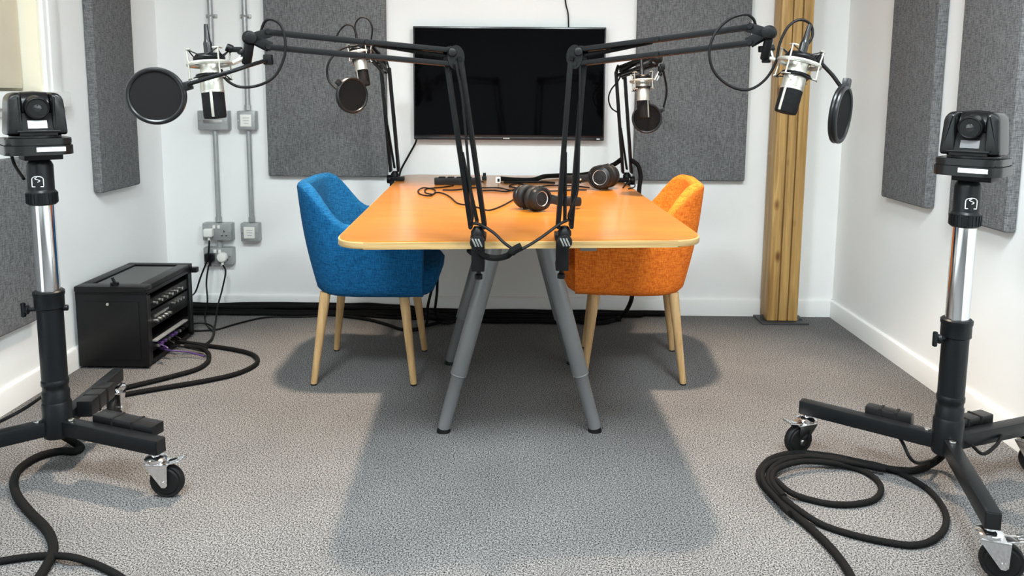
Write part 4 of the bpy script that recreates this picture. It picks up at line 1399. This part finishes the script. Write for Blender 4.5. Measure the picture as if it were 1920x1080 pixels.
# cables slung between the two front clamps
P1 = [D(880, 418, 2.045), D(900, 421, 2.043), D(925, 436, 2.03), D(945, 455, 2.01), D(963, 468, 2.0)]
tag(MB().tube(P1, 0.0042, 8).build('arm_cable', 'cable', origin=P1[0]), 'black cable slung from the left front clamp to the table edge middle', 'cable', 'cables of the front boom arms')
P2 = [D(1066, 412, 2.06), D(1048, 421, 2.055), D(1015, 445, 2.03), D(988, 462, 2.01), D(970, 470, 2.0)]
tag(MB().tube(P2, 0.0042, 8).build('arm_cable', 'cable', origin=P2[0]), 'black cable slung from the right front clamp to the table edge middle', 'cable', 'cables of the front boom arms')
P3 = [D(978, 462, 1.998), D(966, 468, 1.998), D(958, 474, 2.0), D(950, 480, 2.02), D(930, 484, 2.04), D(908, 480, 2.06), D(892, 470, 2.085), D(886, 474, 2.15), D(880, 470, 2.25)]
tag(MB().tube(P3, lambda s: 0.011 if s < 0.25 else 0.0085, 10).build('cable_loom', 'sleeve', origin=P3[1]), 'taped black cable bundle sagging below the near table edge', 'cable')
# cable taped along the front left lower arm
P4 = [D(855, 120, 1.995), D(866, 180, 2.0), D(873, 250, 2.005), D(880, 330, 2.01), D(886, 400, 2.015), D(884, 418, 2.02)]
tag(MB().tube(P4, 0.0036, 8).build('arm_cable', 'cable', origin=P4[0]), 'black cable running down the lower bars of the front left boom', 'cable', 'cables of the front boom arms')
P4 = [D(1088, 115, 2.02), D(1085, 300, 2.03), D(1082, 360, 2.035), D(1073, 385, 2.035), D(1066, 405, 2.04), D(1070, 412, 2.05)]
tag(MB().tube(P4, 0.0036, 8).build('arm_cable', 'cable', origin=P4[0]), 'black cable running down the lower bars of the front right boom', 'cable', 'cables of the front boom arms')

# ------------------------------------------------------------------ floor cables


def fcable(pts, r, name, label, m='sleeve', lift=None, group=None, n=12):
    P = []
    for i, q in enumerate(pts):
        h = r + 0.001 + (q[2] if len(q) > 2 else 0)
        P.append(F(q[0], q[1], h))
    return tag(MB().tube(P, r, n, 8).build(name, m, origin=P[0]), label, 'cable', group)


fcable([(120, 818, .06), (140, 830, .015), (152, 840), (140, 846), (112, 846), (72, 856), (38, 878), (26, 905), (34, 932), (58, 962), (82, 986), (97, 1010), (99, 1035), (88, 1060), (72, 1085), (50, 1120), (20, 1190), (40, 1300), (10, 1420)], 0.0115, 'cable_loom', 'thick black braided cable snaking from the left stand to the lower left corner')
fcable([(-330, 1130), (-200, 1110), (-60, 1075), (-10, 1055), (40, 1046), (85, 1042), (130, 1044, .012), (168, 1054), (205, 1070), (240, 1092), (270, 1120), (310, 1200), (300, 1300), (330, 1420)], 0.0085, 'floor_cable', 'black cable arching along the floor at the bottom left, crossing the braided one')
# coil by the right stand
fcable([(1773, 838, .105), (1768, 852, .05), (1752, 866, .015), (1725, 880), (1692, 882), (1650, 876), (1600, 864), (1547, 854), (1490, 850), (1448, 860), (1428, 878), (1424, 896), (1440, 920), (1478, 955), (1525, 995), (1560, 1030), (1590, 1070), (1608, 1110), (1620, 1150), (1620, 1230), (1580, 1330), (1560, 1430)], 0.0105, 'cable_loom', 'thick black cable bundle curving round the coil and down to the bottom edge', group='coiled cables by the right stand')
fcable([(1745, 868, .012), (1700, 884, .006), (1650, 874, .010), (1580, 860, .014), (1500, 858, .016), (1455, 872, .016), (1440, 898, .016), (1456, 922, .014), (1500, 958, .012), (1545, 985), (1600, 1003), (1660, 1016), (1712, 1022), (1750, 1012), (1772, 988), (1771, 958), (1745, 922), (1700, 893), (1645, 872), (1580, 862, .016), (1510, 853, .018)], 0.0085, 'floor_cable', 'largest black cable loop lying on the carpet by the right stand', group='coiled cables by the right stand')
fcable([(1470, 930, .020), (1448, 902, .022), (1456, 880, .022), (1500, 866, .022), (1560, 868, .012), (1610, 880), (1642, 898), (1652, 918), (1640, 936), (1605, 945), (1560, 945), (1512, 935), (1480, 922, .010), (1455, 900, .016)], 0.0085, 'floor_cable', 'smaller inner black cable loop by the right stand', group='coiled cables by the right stand')
fcable([(1480, 962, .018), (1452, 930, .02), (1432, 905, .02), (1432, 880, .02), (1460, 862, .02), (1520, 856, .02), (1600, 868, .018), (1660, 880, .014)], 0.0075, 'floor_cable', 'outer black cable strand on top of the coil by the right stand', group='coiled cables by the right stand')
# rack loops
fcable([(300, 640, .05), (335, 641, .02), (388, 648), (442, 656), (472, 664), (483, 675), (474, 687), (442, 701), (400, 711), (362, 718), (295, 729), (243, 738), (205, 745)], 0.0095, 'floor_cable', 'larger black cable loop on the floor from the rack to the left stand', group='cable loops in front of the rack')
fcable([(345, 648, .03), (372, 652, .016), (386, 658, .016), (392, 668), (388, 680), (367, 693), (321, 706), (281, 716), (243, 725), (205, 733)], 0.0095, 'floor_cable', 'smaller black cable loop on the floor from the rack to the left stand', group='cable loops in front of the rack')
fcable([(345, 618, .02), (370, 620), (405, 618), (440, 608), (480, 598), (510, 594), (560, 594), (610, 592)], 0.0045, 'floor_cable', 'thin black cable leaving the rack towards the wall bundle', 'cable')
fcable([(350, 608, .03), (380, 606, .01), (398, 612), (402, 624), (396, 636), (384, 646)], 0.0040, 'floor_cable', 'thin black cable curl beside the rack under the wall plugs', 'cable')
# bundle along the back wall
gb = 'cable bundle along the back baseboard'
ys = [(3.866, 0.015, 0.016), (3.838, 0.013, 0.014), (3.866, 0.012, 0.042), (3.815, 0.009, 0.010), (3.842, 0.011, 0.038)]
labs = ['black cable lying hard against the back baseboard', 'second black cable from the back baseboard', 'black cable resting on top of the bundle at the baseboard', 'black cable nearest the room in the baseboard bundle', 'black cable on the crest of the baseboard bundle']
for i, (yy, r, z) in enumerate(ys):
    rg = random.Random(20 + i)
    pts = []
    n = 22
    for k in range(n):
        x = -1.74 + (2.50 - 0.12 * i) * k / (n - 1)
        zz = z + rg.uniform(-0.004, 0.006) if z > 0.03 else z + rg.uniform(0, 0.003)
        dy = rg.uniform(-0.006, 0.004)
        if z > 0.03 and x > -0.60:
            f_ = min(1, (x + 0.60) / 0.25)
            zz = zz * (1 - f_) + (r + 0.001) * f_
            dy -= f_ * (0.075 + 0.012 * i)
        pts.append((x, yy + dy, max(zz, r + 0.001)))
    tag(MB().tube(pts, r, 10, 5).build('wall_cable', 'sleeve', origin=pts[0]), labs[i], 'cable', gb)
fcable([(640, 592), (690, 599), (725, 608), (752, 617), (780, 617), (800, 610), (830, 604), (870, 602)], 0.0075, 'floor_cable', 'black cable bowing forward on the floor behind the blue chair', group='floor cables under the table')
fcable([(600, 590), (680, 592), (760, 597), (830, 598), (900, 600)], 0.0065, 'floor_cable', 'straight black cable on the floor behind the blue chair', group='floor cables under the table')
P = [Vector((0.40, 3.60, 0.69)), D(1188, 500, 3.60), D(1186, 548, 3.60), D(1180, 572, 3.60), F(1166, 592, 0.02), F(1142, 603, 0.011), F(1108, 606, 0.011), F(1075, 600, 0.011), F(1050, 592, 0.011)]
tag(MB().tube(P, 0.0105, 10).build('drop_cable', 'sleeve', origin=P[4]), 'black cable dropping from the table behind the orange chair to the floor', 'cable', 'cables dropping from the table to the floor')
P = [Vector((-0.40, 3.45, 0.69)), D(812, 520, 3.45), D(808, 548, 3.45), D(802, 575, 3.45), F(800, 606, 0.012), F(790, 617, 0.011), F(770, 620, 0.011)]
tag(MB().tube(P, 0.0065, 10).build('drop_cable', 'cable', origin=P[4]), 'left black cable dropping from the table behind the blue chair seat', 'cable', 'cables dropping from the table to the floor')
P = [Vector((-0.36, 3.49, 0.69)), D(820, 530, 3.49), D(818, 560, 3.49), D(816, 582, 3.49), F(820, 602, 0.012), F(838, 606, 0.011), F(856, 602, 0.011)]
tag(MB().tube(P, 0.0065, 10).build('drop_cable', 'cable', origin=P[4]), 'right black cable dropping from the table behind the blue chair seat', 'cable', 'cables dropping from the table to the floor')
# leads along the stands
P = [Vector((LH[0] - 0.06, LH[1] + 0.03, 0.23)), leg_pt(LH, LE[2], 0.10, 0.02, 0.225), leg_pt(LH, LE[2], 0.20, 0.0, 0.188), leg_pt(LH, LE[2], 0.32, -0.005, 0.184), leg_pt(LH, LE[2], 0.40, -0.01, 0.183)]
tag(MB().tube(P, 0.005, 8).build('stand_lead', 'cable', origin=P[0]), 'black lead lying along the left leg of the left stand', 'cable', 'leads on the camera stands')
P = [leg_pt(RH, RE[0], 0.16, -0.03, 0.155), leg_pt(RH, RE[0], 0.12, -0.01, 0.120), leg_pt(RH, RE[0], 0.08, 0.0, 0.07), F(1752, 862, 0.03)]
tag(MB().tube(P, 0.005, 8).build('stand_lead', 'cable', origin=P[0]), 'black lead dropping from the left leg of the right stand to the coil', 'cable', 'leads on the camera stands')
P = [leg_pt(RH, RE[2], 0.06, -0.03, 0.15), leg_pt(RH, RE[2], 0.10, -0.04, 0.12), leg_pt(RH, RE[2], 0.16, -0.035, 0.135), leg_pt(RH, RE[2], 0.20, -0.02, 0.15)]
tag(MB().tube(P, 0.005, 8).build('stand_lead', 'cable', origin=P[0]), 'short black lead sagging under the wall side leg of the right stand', 'cable', 'leads on the camera stands')

# ------------------------------------------------------------------ ceiling lamps
for (x, lab) in ((-0.60, 'left of the two ceiling spotlights above the table'), (0.50, 'right of the two ceiling spotlights above the table')):
    y = 2.90
    aim = Vector((x + math.copysign(0.14, x), y - 0.26, 0)) - Vector((x, y, ZC - 0.13))
    aim.normalize()
    t = thing('ceiling_spotlight', (x, y, ZC), lab, 'lamp', 'ceiling spotlights')
    MB().cyl((x, y, ZC - 0.001), (x, y, ZC - 0.022), 0.05, n=28, bev=0.004).cyl((x, y, ZC - 0.02), (x, y, ZC - 0.075), 0.009, n=12).build('ceiling_rose', 'white', t)
    hp = Vector((x, y, ZC - 0.10))
    MB().lathe([(0.030, -0.045), (0.040, -0.040), (0.050, 0.02), (0.052, 0.055), (0.048, 0.055), (0.044, 0.03)], hp, aim, 32, True, False).build('lamp_head', 'white', t)
    MB().lathe([(0.043, 0.030), (0.001, 0.034)], hp, aim, 28).build('bulb', 'lampw', t)
    ld = bpy.data.lights.new('spotlight_beam', 'SPOT')
    ld.energy = 360
    ld.color = (1.0, 0.80, 0.62)
    ld.spot_size = radians(60)
    ld.spot_blend = 0.75
    ld.shadow_soft_size = 0.05
    lo = bpy.data.objects.new('spotlight_beam', ld)
    lo.location = hp + aim * 0.07
    lo.rotation_euler = aim.to_track_quat('-Z', 'Y').to_euler()
    COL.objects.link(lo)
# cool fill lamp outside the added, unseen rear window of the left wall
y0, y1, z0, z1 = WINS[1]
ld = bpy.data.lights.new('window_fill', 'AREA')
ld.shape = 'RECTANGLE'
ld.size, ld.size_y = y1 - y0 - 0.1, z1 - z0 - 0.1
ld.energy = 40
ld.color = (0.82, 0.92, 1.0)
lo = bpy.data.objects.new('window_fill', ld)
lo.location = (XL - 0.30, (y0 + y1) / 2, (z0 + z1) / 2)
lo.rotation_euler = (0, radians(-90), radians(0))
lo.rotation_euler = Vector((1, 0.25, -0.15)).to_track_quat('-Z', 'Z').to_euler()
COL.objects.link(lo)
# cool white panels in the ceiling
M['lampc'] = emit('lamp_cool', (0.80, 0.90, 1.0), 4.0)
for (x, y, sx, e, lab) in ((-0.80, 1.0, 0.6, 79, 'left cool white ceiling panel just in front of the table'), (0.80, 1.0, 0.6, 79, 'right cool white ceiling panel just in front of the table'), (0, -0.35, 1.2, 58, 'wide cool white ceiling panel behind the camera')):
    t = thing('ceiling_panel', (x, y, ZC), lab, 'lamp', 'flat ceiling light panels')
    MB().box((x, y, ZC - 0.019), (sx + 0.06, 0.64, 0.036), bev=0.006).build('lamp_housing', 'white', t)
    MB().box((x, y, ZC - 0.040), (sx, 0.58, 0.012), bev=0.004).build('diffuser', 'lampc', t)
    ld = bpy.data.lights.new('panel_light', 'AREA')
    ld.shape = 'RECTANGLE'
    ld.size, ld.size_y = sx - 0.05, 0.55
    ld.energy = e
    ld.color = (0.84, 0.93, 0.96)
    lo = bpy.data.objects.new('panel_light', ld)
    lo.location = (x, y, ZC - 0.055)
    COL.objects.link(lo)

w = bpy.data.worlds.new('world')
w.use_nodes = True
w.node_tree.nodes['Background'].inputs['Color'].default_value = (0.75, 0.87, 1.0, 1)
w.node_tree.nodes['Background'].inputs['Strength'].default_value = 0.8
scene.world = w

scene.view_settings.view_transform = 'Standard'
scene.view_settings.look = 'None'
scene.view_settings.exposure = 0.0
scene.view_settings.gamma = 1.0
scene.view_settings.use_curve_mapping = False
